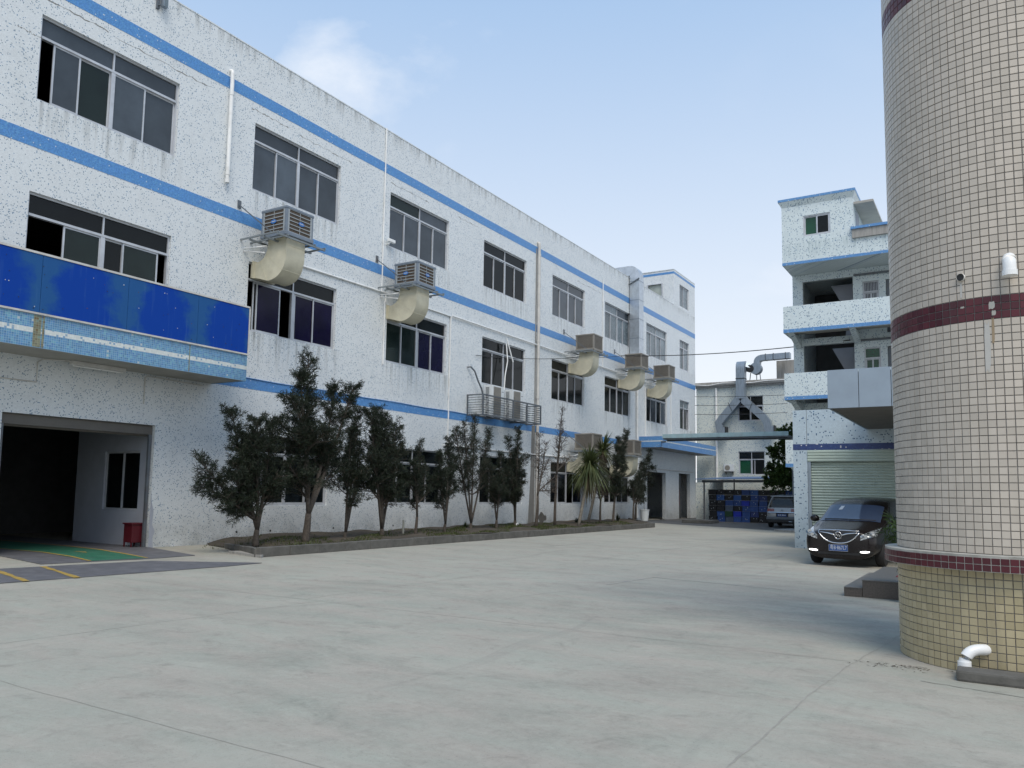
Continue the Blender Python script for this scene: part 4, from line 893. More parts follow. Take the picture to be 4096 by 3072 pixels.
# top storey, roof hut, caps
mb = MB(); wall_y(mb, YB, .2, XL, -4.84, 12.04, 14.72, [(-6.92,-5.78,13.26,14.21)]); wall_y(mb, YB, .2, -4.839, XR, 12.04, 13.2, [])
mb.box(XL, XL+.2, YB+.201, 42.5, 12.04, 14.72); mb.box(-5.04,-4.84,YB+.201,42.5,12.04,14.72); mb.box(XL+.2,-5.04,42.3,42.5,12.04,14.72)
mb.box(XL+.2, XR, YB+.201, 46.9, 12.045, 12.3); obj('roof_hut', mb, M['dorm'], dm)
window(dm, (-6.92,YB,13.26), 0, 1.14, .95, [(0,.51,'g_bgreen',1), (.49,1,'g_dark',0)], trans=0, mull=False, depth=.06)
obj('blue_band', MB().box(XL-.006, XR, YB-.006, YB-.001, 12.036, 12.16), M['dorm_band'], dm)
mb = MB(); b_ = [(XL,14.72),(-4.84,14.72),(-4.76,14.97),(XL-.11,14.97)]
mb.add([(XL,YB,14.721),(-4.84,YB,14.721),(-4.84,42.5,14.721),(XL,42.5,14.721),(XL-.12,YB-.14,14.96),(-4.74,YB-.14,14.96),(-4.74,42.6,14.96),(XL-.12,42.6,14.96)], [(0,3,2,1),(4,5,6,7),(0,1,5,4),(1,2,6,5),(2,3,7,6),(3,0,4,7)]); obj('eave', mb, M['dorm'], dm)
obj('roof_cap', MB().box(XL-.13,-4.73,YB-.15,42.61,14.963,15.07), M['dorm_band'], dm)
obj('parapet_cap', MB().box(-4.95, XR, YB-.17, YB+.2, 13.23, 13.34), M['dorm_band'], dm); obj('parapet_ledge', MB().box(-4.9, XR, YB-.11, YB-.002, 12.85, 13.228), M['concrete_light'], dm)
obj('door_awning', MB().box(-4.835,-4.05,37.0,40.6,14.42,14.52), M['soffit'], dm); obj('hut_door', MB().box(-4.838,-4.82,37.6,38.5,12.4,14.3), M['room_white'], dm)
obj('service_pipe', MB().tube([(-5.15,YP-.1,11.72),(XR,YP-.1,11.72)], .05, 8).tube([(-5.15,YP-.1,8.7),(XR,YP-.1,8.7)], .05, 8), M['steel'], dm, smooth=True)

# ================================================================== BACK BUILDING across the yard end
BY = 59.5
bb = thing('back_building', 'pale mosaic back building with dark windows closing the yard', 'building', (-13,BY,0))
holes_b = [(-16.0,-14.15,7.15,9.0), (-15.98,-14.1,3.22,4.92)]
mb = MB(); wall_y(mb, BY, .24, FX-.2, 2, 0, 10.05, holes_b); obj('wall', mb, M['back'], bb, fix=False)
obj('shell', MB().box(FX-.2,2,BY+4,BY+4.2,0,10.05).box(FX-.2,2,BY+.25,BY+4,10.06,10.2).box(1.8,2,BY+.25,BY+4,0,10.05), M['interior'], bb)
mb = MB(); mb.box(FX-.2, 2, BY-.30, BY-.001, 9.86, 10.13); mb.box(FX-.2, 2, BY-.18, BY-.001, 9.72, 9.859); obj('cornice', mb, M['concrete_light'], bb)
window(bb, (-16.0,BY,7.15), 0, 1.85, 1.85, [(0,.5,'g_dark',1), (.5,1,'g_dark',0)], ('g_dark','g_dark'), trans=.7)
window(bb, (-15.98,BY,3.22), 0, 1.88, 1.70, [(0,.52,'g_bgreen',1), (.60,.64,'g_dark',0)], ('g_dark','g_dark'), trans=.55)
obj('roof_tank_wall', MB().box(-13.35,-10,BY+.8,BY+4,10.21,11.6), M['concrete_light'], bb)
mb = MB(); mb.tube([(onY(2778,1540,BY-.36)),(onY(2830,1543,BY-.36)),(onY(2890,1532,BY-.36)),(onY(2960,1532,BY-.36)),(onY(3010,1530,BY-.36)),(onY(3060,1522,BY-.36)),(onY(3140,1518,BY-.36))], .03, 8); tag(obj('roof_hose', mb, M['white_pvc'], smooth=True), 'white hose lying wavy along the back building cornice', 'hose')
pipe('drain_pipe', 'white drain pipe down the back building wall', 'pipe', [(-17.55,BY-.1,9.7),(-17.55,BY-.1,1.0)], .085, 'white_pvc')
# --- Y-shaped exhaust duct with blower on the roof
yd = thing('blower_duct', 'grey forked sheet-metal duct with roof blower on the back building', 'duct', (-15.6,BY-.5,7))
Yd = BY-.55
mb = MB(); rect_sweep(mb, [(-15.57,Yd,8.75),(-15.57,Yd,10.9)]+elbow((-15.57,Yd,10.95),(-15.57,Yd,11.3),(-15.57,Yd+.35,11.25)), .62, .6, (1,0,0)); obj('riser', mb, M['galv'], yd)
obj('flange', MB().box(-15.90,-15.24,Yd-.33,Yd+.33,10.2,10.25), M['black'], yd)
for s, nm in ((-1,'left'), (1,'right')):
    ex = -17.2 if s < 0 else -13.75
    mb = MB(); rect_sweep(mb, [(-15.57+s*.12,Yd,8.85),(-15.57+s*.3,Yd,8.55),(ex-s*.25,Yd,7.35),(ex,Yd,7.0),(ex+.05,Yd,6.75)]+elbow((ex+.06,Yd,6.7),(ex+.08,Yd,6.35),(ex+.5,Yd,6.4),5), .55, .52, (0,1,0)); obj('branch', mb, M['galv'], yd)
    obj('collar', MB().box(ex+.5,ex+.56,Yd-.32,Yd+.32,6.1,6.72), M['black'], yd)
    obj('seam', MB().bar((-15.57+s*.9,Yd-.285,8.5),(-15.57+s*.62,Yd-.285,7.85),.03), M['black'], yd)
mb = MB(); rect_sweep(mb, [(-15.5,Yd+.35,11.22),(-14.95,Yd+.6,11.05)], .4, .6, (0,.42,.9)); obj('link_duct', mb, M['galv'], yd)
cx_, cz_ = -14.62, 10.98; pl = [(cx_+.42*math.cos(k*2*math.pi/20), cz_+.42*math.sin(k*2*math.pi/20)) for k in range(20)]
obj('blower_scroll', MB().prism(pl, 'y', Yd+.25, Yd+.85), M['galv'], yd); obj('blower_ring', MB().prism([(cx_-.36+.28*math.cos(k*2*math.pi/16), cz_+.28*math.sin(k*2*math.pi/16)) for k in range(16)], 'y', Yd+.2, Yd+.249), M['black'], yd)
for a_, b_ in (((cx_-.42,Yd+.4,10.14),(cx_-.35,Yd+.4,10.7)), ((cx_+.35,Yd+.4,10.14),(cx_+.3,Yd+.4,10.7)), ((cx_,Yd+.7,10.14),(cx_,Yd+.7,10.7))): obj('stand_leg', MB().bar(a_, b_, .05), M['steel'], yd)
mb = MB(); rect_sweep(mb, [(cx_+.1,Yd+.55,11.1),(cx_+.1,Yd+.55,11.35)]+elbow((cx_+.1,Yd+.55,11.4),(cx_+.1,Yd+.55,11.75),(cx_+.55,Yd+.55,11.76))+[(-12.2,Yd+.55,11.78)], .55, .42, (0,1,0)); obj('outlet_duct', mb, M['galv'], yd)
for x in (-13.9,-13.35,-12.5): obj('flange', MB().box(x,x+.03,Yd+.25,Yd+.85,11.54,12.02), M['black'], yd)
# --- wall air conditioner of the back building
ac = thing('air_conditioner', 'small white single-fan air conditioner on the back building wall', 'air conditioner', (-16.6,BY-.3,3.4))
obj('case', MB().bbox(-16.95,-16.25,BY-.40,BY-.08,3.45,3.98,.02), M['bucket'], ac); pl = [(-16.68+.19*math.cos(k*2*math.pi/24), 3.71+.19*math.sin(k*2*math.pi/24)) for k in range(24)]
obj('fan_guard', MB().prism(pl, 'y', BY-.412, BY-.401), M['cooler_beige'], ac); obj('bracket', MB().bar((-16.85,BY,3.25),(-16.85,BY-.38,3.43),.04).bar((-16.35,BY,3.25),(-16.35,BY-.38,3.43),.04).bar((-16.85,BY,3.43),(-16.85,BY-.4,3.43),.04).bar((-16.35,BY,3.43),(-16.35,BY-.4,3.43),.04), M['black'], ac)
# --- pale teal cross beam between factory canopy and dormitory
bm_ = thing('gateway_beam', 'pale teal sheet-metal beam spanning from the far canopy to the dormitory', 'beam', (-13,46,5))
xs_ = [-16.85,-15.0,-12.9,-10.9,-9.6]
for i in range(4): obj('flashing', MB().bbox(xs_[i]+.004, xs_[i+1]-.004, 45.96, 46.0, 5.02, 5.26, .006), M['teal'], bm_)
obj('roof_sheet', MB().box(-16.8,-9.6,46.005,47.0,4.94,5.06), M['steel'], bm_); obj('truss', MB().bar((-16.8,46.6,4.9),(-9.4,46.6,4.9),.07).bar((-9.5,46.6,0),(-9.5,46.6,4.9),.12).bar((-16.9,46.6,4.86),(-17.5,47.6,4.9),.1), M['steel'], bm_)
# --- lean-to shed over the crates
sh = thing('lean_to_shed', 'low blue sheet-roofed shed on thin posts sheltering the crates', 'shed', (-13,53,0))
mb = MB(); mb.add([(-16.3,50.4,2.66),(-9.0,50.4,2.74),(-9.0,58.8,3.1),(-16.3,58.8,3.0),(-16.3,50.4,2.71),(-9.0,50.4,2.79),(-9.0,58.8,3.15),(-16.3,58.8,3.05)], [(0,3,2,1),(4,5,6,7),(0,1,5,4),(1,2,6,5),(2,3,7,6),(3,0,4,7)]); obj('roof_sheet', mb, M['shed_blue'], sh)
obj('beam', MB().bar((-16.0,50.9,2.55),(-9.1,50.9,2.62),.12,.16), M['steel'], sh)
for x in (-15.9,-9.2): obj('post', MB().tube([(x,51.0,0),(x,51.0,2.6)], .05, 8), M['steel'], sh, smooth=True)
for x in (-15.9,-12.5,-9.2): obj('post', MB().tube([(x,58.0,0),(x,58.0,2.95)], .05, 8), M['steel'], sh, smooth=True)
obj('side_wall', MB().box(-17.6,-15.75,54.6,54.8,0,2.55), M['back'], sh)
mb = MB(); mb.bbox(-15.9,-14.2,46.6,48.4,.004,.2,.03); tag(obj('concrete_slab', mb, M['concrete']), 'low dark concrete slab on the ground before the crates', 'slab')
# --- crates
CM = {'b': crate_m('crate_blue', (.025,.075,.26)), 'B': crate_m('crate_bright_blue', (.012,.035,.42)), 'l': crate_m('crate_light_blue', (.035,.12,.36)), 'd': crate_m('crate_black', (.010,.011,.014)), 'g': crate_m('crate_green', (.01,.05,.022)), 's': crate_m('crate_slate', (.07,.10,.15)), 'p': crate_m('crate_navy', (.025,.045,.17))}
CN = {'b': 'blue', 'B': 'vivid blue', 'l': 'light blue', 'd': 'black', 'g': 'dark green', 's': 'slate grey', 'p': 'navy'}
def crate_bm(w, d, h):
    mb = MB(); t = .018
    mb.box(0,w,0,t,0,h); mb.box(0,w,d-t,d,0,h); mb.box(0,t,t,d-t,0,h); mb.box(w-t,w,t,d-t,0,h); mb.box(t,w-t,t,d-t,0,t)
    mb.box(-.012,w+.012,-.012,-.0005,h-.05,h-.004); mb.box(-.012,w+.012,-.012,-.0005,.0,.025)
    for k in (.08,.5,.92): mb.box(w*k-.01,w*k+.01,-.009,-.0006,.026,h-.051)
    return mb
CRM = {}
ORD = ['first','second','third','fourth','fifth','sixth','seventh','eighth','ninth','tenth']
cols = ['dddddd','bbddld','sgsbdd','bBdbld','bbbBdb','dpbbbl','ddbbpd','dddddd','dddddd','ddddpb']
cw, ch, cd = .505, .342, .40
for ci, colr in enumerate(cols):
    for ri, k in enumerate(colr):
        if (k,) not in CRM: CRM[(k,)] = win_mesh('crate', crate_bm(cw-.02, cd, ch-.012), [CM[k]])
        x = -15.75+ci*(cw+.022)+(.02*math.sin(ri*2.3+ci)); y = 51.5+.05*math.sin(ci*1.7+ri)
        o = bpy.data.objects.new('crate', CRM[(k,)]); COL.objects.link(o); o.location = (x, y, .006+ri*ch)
        tag(o, f'{CN[k]} plastic crate, {ORD[ri]} from the ground in the {ORD[ci]} column from the left', 'crate', 'plastic crates stacked under the shed')
        if k in 'bldp' and (ci*3+ri*5) % 4 != 1:
            st = MB()
            for q in range(2): a_ = random.uniform(.1,.36); b__ = random.uniform(.08,.24); st.box(a_, a_+.035, -.0145, -.0125, b__, b__+.045)
            s_ = obj('sticker', st, M['plate_white'], o, local=True)

# ================================================================== ROUND TILED COLUMN
M['rust_faint'] = plain('faint_rust', (.30,.225,.14), .6, var=.15); M['lime_run'] = plain('lime_streak', (.46,.45,.42), .6, var=.08)
cc_, cR = (.155, 9.87), 1.09
colm = thing('tiled_column', 'huge round column clad in beige square tiles with oxblood bands on the right', 'column', (cc_[0], cc_[1], 0))
obj('core', MB().lathe([(cR-.0055,1.02),(cR-.0055,9.6),(.2,9.6)], (cc_[0],cc_[1],0), 96), M['grout'], colm, smooth=True)
obj('base_core', MB().lathe([(cR-.0055,0),(cR-.0055,1.0)], (cc_[0],cc_[1],0), 96), M['grout'], colm, smooth=True)
LR = cR+.125
obj('ledge_core', MB().lathe([(cR-.02,.955),(LR-.008,.955),(LR-.008,1.083),(LR-.004,1.104),(cR-.02,1.108)], (cc_[0],cc_[1],0), 96), M['grout_pale'], colm, smooth=True)
NT = 93; pit = 2*math.pi*cR/NT; rowh = .0735
def tile_bm(w, h, t=.0055, j=.003):
    mb = MB(); a, b = w/2-j, h/2-j; c = .0025                      # outward = -y, small chamfer on the face
    mb.add([(-a,0,-b),(a,0,-b),(a,0,b),(-a,0,b),(-a+c,-t,-b+c),(a-c,-t,-b+c),(a-c,-t,b-c),(-a+c,-t,b-c)], [(4,5,6,7),(0,1,5,4),(1,2,6,5),(2,3,7,6),(3,0,4,7)]); return mb
rows = []
z = .0
while z < .955-.02: rows.append((z+.0735/2, .0735, cR-.0055, 'tile_yellow', NT)); z += .0735
for i in range(2): rows.append((.957+.0635*(i+.5), .0635, LR-.008, 'tile_red', 104))
z = 1.11
while z < 9.5:
    zc = z+rowh/2; red = (3.30 < zc < 3.52) or (6.83 < zc < 7.05)
    rows.append((zc, rowh, cR-.0055, 'tile_red' if red else 'tile_beige', NT)); z += rowh
allt = []
for (zc, h, r_, m, n) in rows:
    for k in range(n):
        a = 2*math.pi*(k+.5)/n; nx, ny = math.cos(a), math.sin(a); p = (cc_[0]+r_*nx, cc_[1]+r_*ny, zc)
        v = np.array([p[0], p[1], p[2]-EYE]); dist = np.linalg.norm(v); fac_ = -(nx*v[0]+ny*v[1])/dist
        dz = v@_w; px_ = CX+F*(v@_r)/dz; py_ = CY-F*(v@_u)/dz
        vis = fac_ > .08 and -10 < px_ < 4085 and 0 < py_ < 3060
        allt.append((fac_/dist**2 if vis else -1, p, a, h, m, n))
order = sorted(range(len(allt)), key=lambda i: -allt[i][0]); single = set(order[:300])
TM = {}; rest = {}
for i, (sc_, p, a, h, m, n) in enumerate(allt):
    w = 2*math.pi*(LR-.008 if n == 104 else cR-.0055)/n; rz = a+math.pi/2
    if i in single:
        if (m, n) not in TM: TM[(m, n)] = win_mesh('tile', tile_bm(w, h), [M[m]])
        o = mesh_at('tile', TM[(m, n)], colm, (p[0]-cc_[0], p[1]-cc_[1], p[2]), rz+random.gauss(0,.008)); o.rotation_euler[0] = random.gauss(0,.010)
    else:
        mb = rest.setdefault(m, MB()); tb = tile_bm(w, h); jx, jz = random.gauss(0,.008), random.gauss(0,.010); tb.v = [(x, y+x*jx+z_*jz, z_) for x, y, z_ in tb.v]; cs, sn = math.cos(rz), math.sin(rz)
        mb.add([(p[0]+x*cs-y*sn, p[1]+x*sn+y*cs, p[2]+z_) for x, y, z_ in tb.v], tb.f)
for m, mb in rest.items():
    o = obj({'tile_beige': 'beige_tiles', 'tile_red': 'oxblood_tiles', 'tile_yellow': 'ochre_tiles'}[m], mb, M[m], colm, fix=False); o['kind'] = 'stuff'
def on_col(ang, z, out=0.0): return Vector((cc_[0]+(cR+out)*math.cos(ang), cc_[1]+(cR+out)*math.sin(ang), z))
def col_patch(name, a, z, w, h, m):
    mb = MB(); pts = [(-.5,-.5),(-.2,-.42),(.1,-.5),(.45,-.3),(.5,.1),(.38,.5),(.0,.42),(-.35,.5),(-.5,.2)]
    mb.add([tuple(on_col(a+p[0]*w/cR, z+p[1]*h, .0022)) for p in pts], [tuple(range(9))]); return obj(name, mb, M[m], colm)
col_patch('bare_patch', -math.pi/2-.118, 3.445, .05, .075, 'grout_pale'); col_patch('bare_patch', -math.pi/2-.105, 3.37, .035, .05, 'grout_pale'); col_patch('bare_patch', -math.pi/2-.345, 3.46, .035, .02, 'grout_pale')
col_patch('rust_run', -math.pi/2-.115, 3.20, .022, .26, 'rust_faint'); col_patch('rust_run', -math.pi/2-.35, 3.63, .02, .16, 'lime_run'); col_patch('rust_run', -math.pi/2-.16, 3.05, .05, .5, 'lime_run')
# elbows and open stub on the column
a1 = -math.pi/2+.02; e0 = on_col(a1, 3.86, -.05); e1 = on_col(a1, 3.86, .10); e2 = on_col(a1, 3.74, .10)
el = thing('pvc_elbow', 'white pvc elbow sticking out of the column and pointing down', 'pipe elbow', tuple(e0))
obj('bend', MB().tube([e0, on_col(a1, 3.86, .03)]+elbow(on_col(a1, 3.86, .04), e1, e2, 8)+[e2-Vector((0,0,.02))], .056, 18), M['white_pvc'], el, smooth=True)
obj('socket', MB().tube([e2-Vector((0,0,.005)), e2-Vector((0,0,.055))], .064, 18), M['white_pvc'], el, smooth=True)
a2 = -math.pi/2-.345; tag(obj('pipe_stub', MB().tube([on_col(a2, 3.76, -.05), on_col(a2, 3.755, .03)], .036, 16, cap=False), M['white_pvc'], smooth=True), 'open white pipe stub flush with the column tiles', 'pipe')
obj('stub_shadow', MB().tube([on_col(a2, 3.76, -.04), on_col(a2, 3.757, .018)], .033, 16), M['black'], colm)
a3 = -math.pi/2-.26; f0 = on_col(a3, .235, -.05); f1 = on_col(a3-.10, .25, .15); f2 = on_col(a3-.115, .12, .16)
el = thing('pvc_elbow', 'white pvc drain elbow at the foot of the column above the concrete gutter', 'pipe elbow', tuple(f0))
obj('bend', MB().tube([f0]+elbow(on_col(a3-.02, .238, .03), f1, f2, 8)+[f2-Vector((0,0,.09))], .05, 18), M['white_pvc'], el, smooth=True); obj('socket', MB().tube([f2+Vector((0,0,.012)), f2-Vector((0,0,.04))], .057, 18), M['white_pvc'], el, smooth=True)
mb = MB(); mb.bbox(-.36,1.9,8.42,8.68,0,.095,.02); tag(obj('gutter_kerb', mb, M['concrete']), 'dark rough concrete gutter kerb at the foot of the column', 'kerb')
lv = MB()
for _ in range(60):
    x = -.85+random.gauss(0,.16); y = 8.75+random.gauss(0,.09); a = random.uniform(0,6.28); l = random.uniform(.02,.07)
    lv.add([(x,y,.006),(x+l*math.cos(a),y+l*math.sin(a),.012),(x+l*math.cos(a)+.008,y+l*math.sin(a)+.008,.006)], [(0,1,2)])
o = tag(obj('litter', lv, M['bark'], fix=False), 'scatter of dry twigs and leaf litter by the column foot', 'litter'); o['kind'] = 'stuff'

# ================================================================== CARS
def loft(stations, nseg=9):
    """stations: (y, zb, wb, zs, ws, zbelt, wbelt, ztop, wtop). returns function S(u,v): u over stations, v from sill (0) to roof centre (1)"""
    st = np.array(stations, float)
    def sec(row):
        y, zb, wb, zs, ws, zbe, wbe, zt, wt = row
        return np.array([(wb,zb), (ws,zs), (wbe,zbe), (wbe*.5+wt*.5+.012, zbe*.5+zt*.5), (wt, zt-.075), (wt*.86, zt-.012), (wt*.45, zt+.018), (0, zt+.025)])
    secs = [sec(r) for r in st]
    return st, secs
def car_body(st, secs, mi_fn=None):
    n = len(secs[0]); mb = MB()
    for s in (-1, 1):
        b = len(mb.v)
        for i in range(len(st)):
            for (w, z) in secs[i]: mb.v.append((s*w, st[i][0], z))
        for i in range(len(st)-1):
            for k in range(n-1):
                f = (b+i*n+k, b+(i+1)*n+k, b+(i+1)*n+k+1, b+i*n+k+1); mb.f.append(f if s > 0 else f[::-1]); mb.m.append(mi_fn(i, k) if mi_fn else 0)
        # end caps
        for i in (0, len(st)-1):
            mb.v.append((0, st[i][0], secs[i][0][1])); mb.f.append(tuple(b+i*n+k for k in range(n))+(len(mb.v)-1,)); mb.m.append(0)
    # underside
    b = len(mb.v)
    for i in range(len(st)): mb.v += [(-secs[i][0][0], st[i][0], secs[i][0][1]), (0, st[i][0], secs[i][0][1]), (secs[i][0][0], st[i][0], secs[i][0][1])]
    for i in range(len(st)-1):
        for k in (0, 1): mb.f.append((b+3*i+k, b+3*i+k+1, b+3*i+k+4, b+3*i+k+3)); mb.m.append(0)
    return mb
def body_obj(name, mb, mats, parent, sub=2):
    o = obj(name, mb, mats, parent, local=True, fix=True)
    bm = bmesh.new(); bm.from_mesh(o.data); bmesh.ops.remove_doubles(bm, verts=bm.verts, dist=1e-4); bmesh.ops.recalc_face_normals(bm, faces=bm.faces); bm.to_mesh(o.data); bm.free()
    md = o.modifiers.new('sub', 'SUBSURF'); md.levels = sub; md.render_levels = sub
    o.data.polygons.foreach_set('use_smooth', [True]*len(o.data.polygons)); return o
def wheel(t, x, y, r=.33, w=.21):
    s = 1 if x > 0 else -1
    o = obj('wheel', MB().lathe([(.19,-w/2),(r-.03,-w/2),(r,-w/2+.04),(r,w/2-.04),(r-.03,w/2),(.19,w/2)], (0,0,0), 28), M['tyre'], t, smooth=True, local=True); o.rotation_euler = (0, math.pi/2, 0); o.location = (x, y, r)
    mb = MB(); mb.lathe([(.0,.06),(.07,.07),(.08,.04)], (0,0,0), 20); mb.lathe([(.185,.09),(.2,.095),(.2,-.05)], (0,0,0), 28)
    for k in range(10): a = k*math.pi/5; mb.bar((.06*math.cos(a),.06*math.sin(a),.05),(.19*math.cos(a),.19*math.sin(a),.08),.035,.02)
    q = obj('rim', mb, M['rim'], o, local=True); q.rotation_euler = (0 if s > 0 else math.pi, 0, 0)
def patch(S, u0, u1, v0, v1, nu, nv, off): return MB().grid(lambda a, b: S(u0+(u1-u0)*a, v0+(v1-v0)*b, off), nu, nv)

# --- dark brown people carrier facing the camera
car = thing('minivan', 'dark brown minivan parked facing the camera with lit running lamps', 'van', (-3.2, 20.55, 0), R(-6)); car.scale = (.94, .95, 1)
ST = [(0.00,.17,.54,.40,.66,.66,.66,.80,.54), (.04,.17,.70,.40,.79,.68,.78,.845,.62), (.20,.22,.78,.42,.86,.73,.855,.88,.68), (.50,.22,.80,.45,.89,.80,.885,.945,.73), (.92,.22,.81,.45,.90,.90,.895,1.03,.765),
      (1.10,.22,.81,.45,.90,.94,.895,1.09,.765), (1.45,.22,.81,.45,.90,.97,.895,1.265,.745), (1.85,.22,.81,.45,.90,.98,.895,1.455,.735), (2.15,.22,.81,.45,.90,.99,.895,1.555,.735), (2.7,.22,.81,.45,.90,1.0,.895,1.625,.74), (3.7,.22,.81,.45,.90,1.0,.895,1.64,.74), (4.6,.22,.8,.45,.89,1.0,.88,1.61,.72), (5.05,.25,.76,.45,.85,.98,.84,1.42,.62), (5.2,.3,.7,.45,.78,.9,.76,1.05,.52)]
st, secs = loft(ST)
body = body_obj('body', car_body(st, secs), M['brown_paint'], car)
from mathutils.bvhtree import BVHTree
bpy.context.view_layer.update(); BV = BVHTree.FromObject(body, bpy.context.evaluated_depsgraph_get())
def fy(x, z, back=.6):                                            # front surface of the body at (x, z)
    h = BV.ray_cast(Vector((x, -2, z)), Vector((0, 1, 0)))[0]; return h.y if h else back
def front(xf, zf, nu, nv, off, m, nm, parent=car, th=.0):          # patch following the nose
    mb = MB(); mb.grid(lambda a, b: (xf(a, b), fy(xf(a, b), zf(a, b))-off, zf(a, b)), nu, nv); return obj(nm, mb, M[m], parent, local=True, smooth='all')
def top(x, y, off):                                               # upper surface at (x, y)
    h = BV.ray_cast(Vector((x, y, 3)), Vector((0, 0, -1)))[0]; return (x, y, (h.z if h else 1.0)+off)
def wsf(a, b):
    y = 1.02+(1.80-1.02)*b; hw = .745-.06*b; y2 = y-.10*(1-(2*a-1)**2)*(1-b); return top((2*a-1)*hw, y2+.06*(2*a-1)**2, .010)
obj('windscreen', MB().grid(wsf, 16, 10), M['windscreen'], car, smooth='all', local=True)
for s in (-1, 1):
    def sg(a, b, s=s):
        y = 1.62+(4.75-1.62)*a; z = 1.02+(1.42*min(1, .80+a*1.2)-1.02)*b; h = BV.ray_cast(Vector((s*2, y, z)), Vector((-s, 0, 0)))[0]
        return ((h.x if h else s*.8)+s*.008, y, z)
    obj('side_glass', MB().grid(sg, 18, 6), M['car_glass'], car, smooth='all', local=True)
GT = lambda x: .845+.012*(1-(x/.48)**2); GB = lambda x: .555+.235*abs(x/.48)**2.6
gr = front(lambda a, b: (2*a-1)*.48, lambda a, b: GB((2*a-1)*.48)+(GT((2*a-1)*.48)-GB((2*a-1)*.48))*b, 30, 8, .014, 'black', 'grille')
xs_g = np.linspace(-.48, .48, 25); loop = [(x, GT(x)) for x in xs_g]+[(x, GB(x)) for x in xs_g[::-1]]; loop.append(loop[0])
obj('grille_surround', MB().tube([(x, fy(x, z)-.018, z) for x, z in loop], [.013 if i < 25 else .017 for i in range(len(loop))], 6, cap=False), M['chrome'], gr, smooth='all', local=True)
mb = MB()
for s in (-1, 1): mb.tube([(s*x, fy(s*x, z)-.026, z) for x, z in zip(np.linspace(.08,.455,9), [.735,.755,.77,.778,.785,.79,.795,.80,.805])], list(np.linspace(.02,.008,9)), 6)
obj('grille_wing', mb, M['chrome'], gr, smooth='all', local=True)
ye = fy(0,.74)-.035
em = obj('emblem', MB().tube([(.082*math.cos(a), ye, .735+.082*math.sin(a)) for a in np.linspace(0, 2*math.pi, 25)], .011, 6, cap=False), M['chrome'], gr, smooth='all', local=True)
mb = MB()
for k in range(3):
    o_ = -.042+k*.04; mb.prism([(o_-.013,.72-.012*k),(o_+.02,.752-.012*k),(o_+.02,.785-.012*k),(o_-.013,.753-.012*k)], 'y', ye-.012, ye+.01)
obj('emblem_shields', mb, M['chrome'], em, local=True)
for s in (-1, 1):
    h = front(lambda a, b, s=s: s*(.515+.325*a), lambda a, b: (.635+.10*a)+((.735+.20*a**.9)-(.635+.10*a))*b, 14, 6, .012, 'headlamp', 'headlamp')
    for (x, z, r_) in ((.64,.73,.045), (.755,.80,.05)): obj('reflector', MB().tube([(s*x, fy(s*x, z)-.014, z), (s*x, fy(s*x, z)-.018, z)], r_, 16).tube([(s*x, fy(s*x, z)-.0181, z), (s*x, fy(s*x, z)-.023, z)], r_*.45, 12), M['chrome'], h, smooth=True, local=True)
    front(lambda a, b, s=s: s*(.47+.31*a), lambda a, b: .325+(.10-.04*a)*b, 8, 3, .009, 'black', 'lamp_recess')
    obj('running_lamp', MB().tube([(s*x, fy(s*x, .372)-.02, .368+.012*((x-.5)/.22)) for x in np.linspace(.51,.72,8)], [.010,.017,.019,.019,.019,.018,.015,.008], 8), M['drl'], car, smooth='all', local=True)
    mb = MB(); bmm = bmesh.new(); bmesh.ops.create_uvsphere(bmm, u_segments=16, v_segments=10, radius=1)
    for v in bmm.verts: v.co = Vector((s*(1.02)+v.co.x*.12, 1.55+v.co.y*.09, 1.09+v.co.z*.09))
    mb.frombm(bmm); mb.bar((s*.84,1.5,1.03),(s*1.0,1.55,1.06),.05); obj('mirror', mb, M['brown_paint'], car, smooth=True, local=True)
    wheel(car, s*.79, .93); wheel(car, s*.79, 4.05)
    obj('door_handle', MB().bbox(s*.9-.015,s*.9+.015,2.1,2.3,.86,.89,.008), M['chrome'], car, local=True)
front(lambda a, b: (2*a-1)*.50, lambda a, b: .285+.055*b, 20, 3, .012, 'black', 'air_intake')
yp = fy(0,.40)-.035
pl_ = obj('number_plate', MB().box(-.225,.225,yp,yp+.03,.375,.515), M['plate_blue'], car, local=True)
tm = text_mb('粤B·867L7', .125, 1.05); tv = MB(); tv.v = [(x, yp-.0015, .445+y) for x, y, z_ in tm.v]; tv.f = tm.f; tv.m = tm.m
wx = max(abs(v[0]) for v in tv.v); tv.v = [(x*.2/wx, y, z_) for x, y, z_ in tv.v]; obj('plate_lettering', tv, M['plate_white'], pl_, local=True, fix=False)
obj('plate_frame', MB().box(-.23,.23,yp-.002,yp+.02,.515,.522).box(-.23,.23,yp-.002,yp+.02,.368,.375).box(-.23,-.225,yp-.002,yp+.02,.375,.515).box(.225,.23,yp-.002,yp+.02,.375,.515), M['chrome'], pl_, local=True)
mb = MB(); mb.tube([top(x, y, .022) for x, y in ((-.62,1.08),(-.35,1.02),(-.02,1.0))], .012, 6); mb.tube([top(x, y, .022) for x, y in ((0.0,.98),(.3,1.0),(.64,1.08))], .012, 6); obj('wiper', mb, M['black'], car, local=True)
obj('paper_slip', MB().add([top(-.36,1.72,.016), top(-.27,1.72,.016), top(-.29,1.52,.016), top(-.385,1.52,.016)], [(0,1,2,3)]), M['plate_white'], car, local=True)

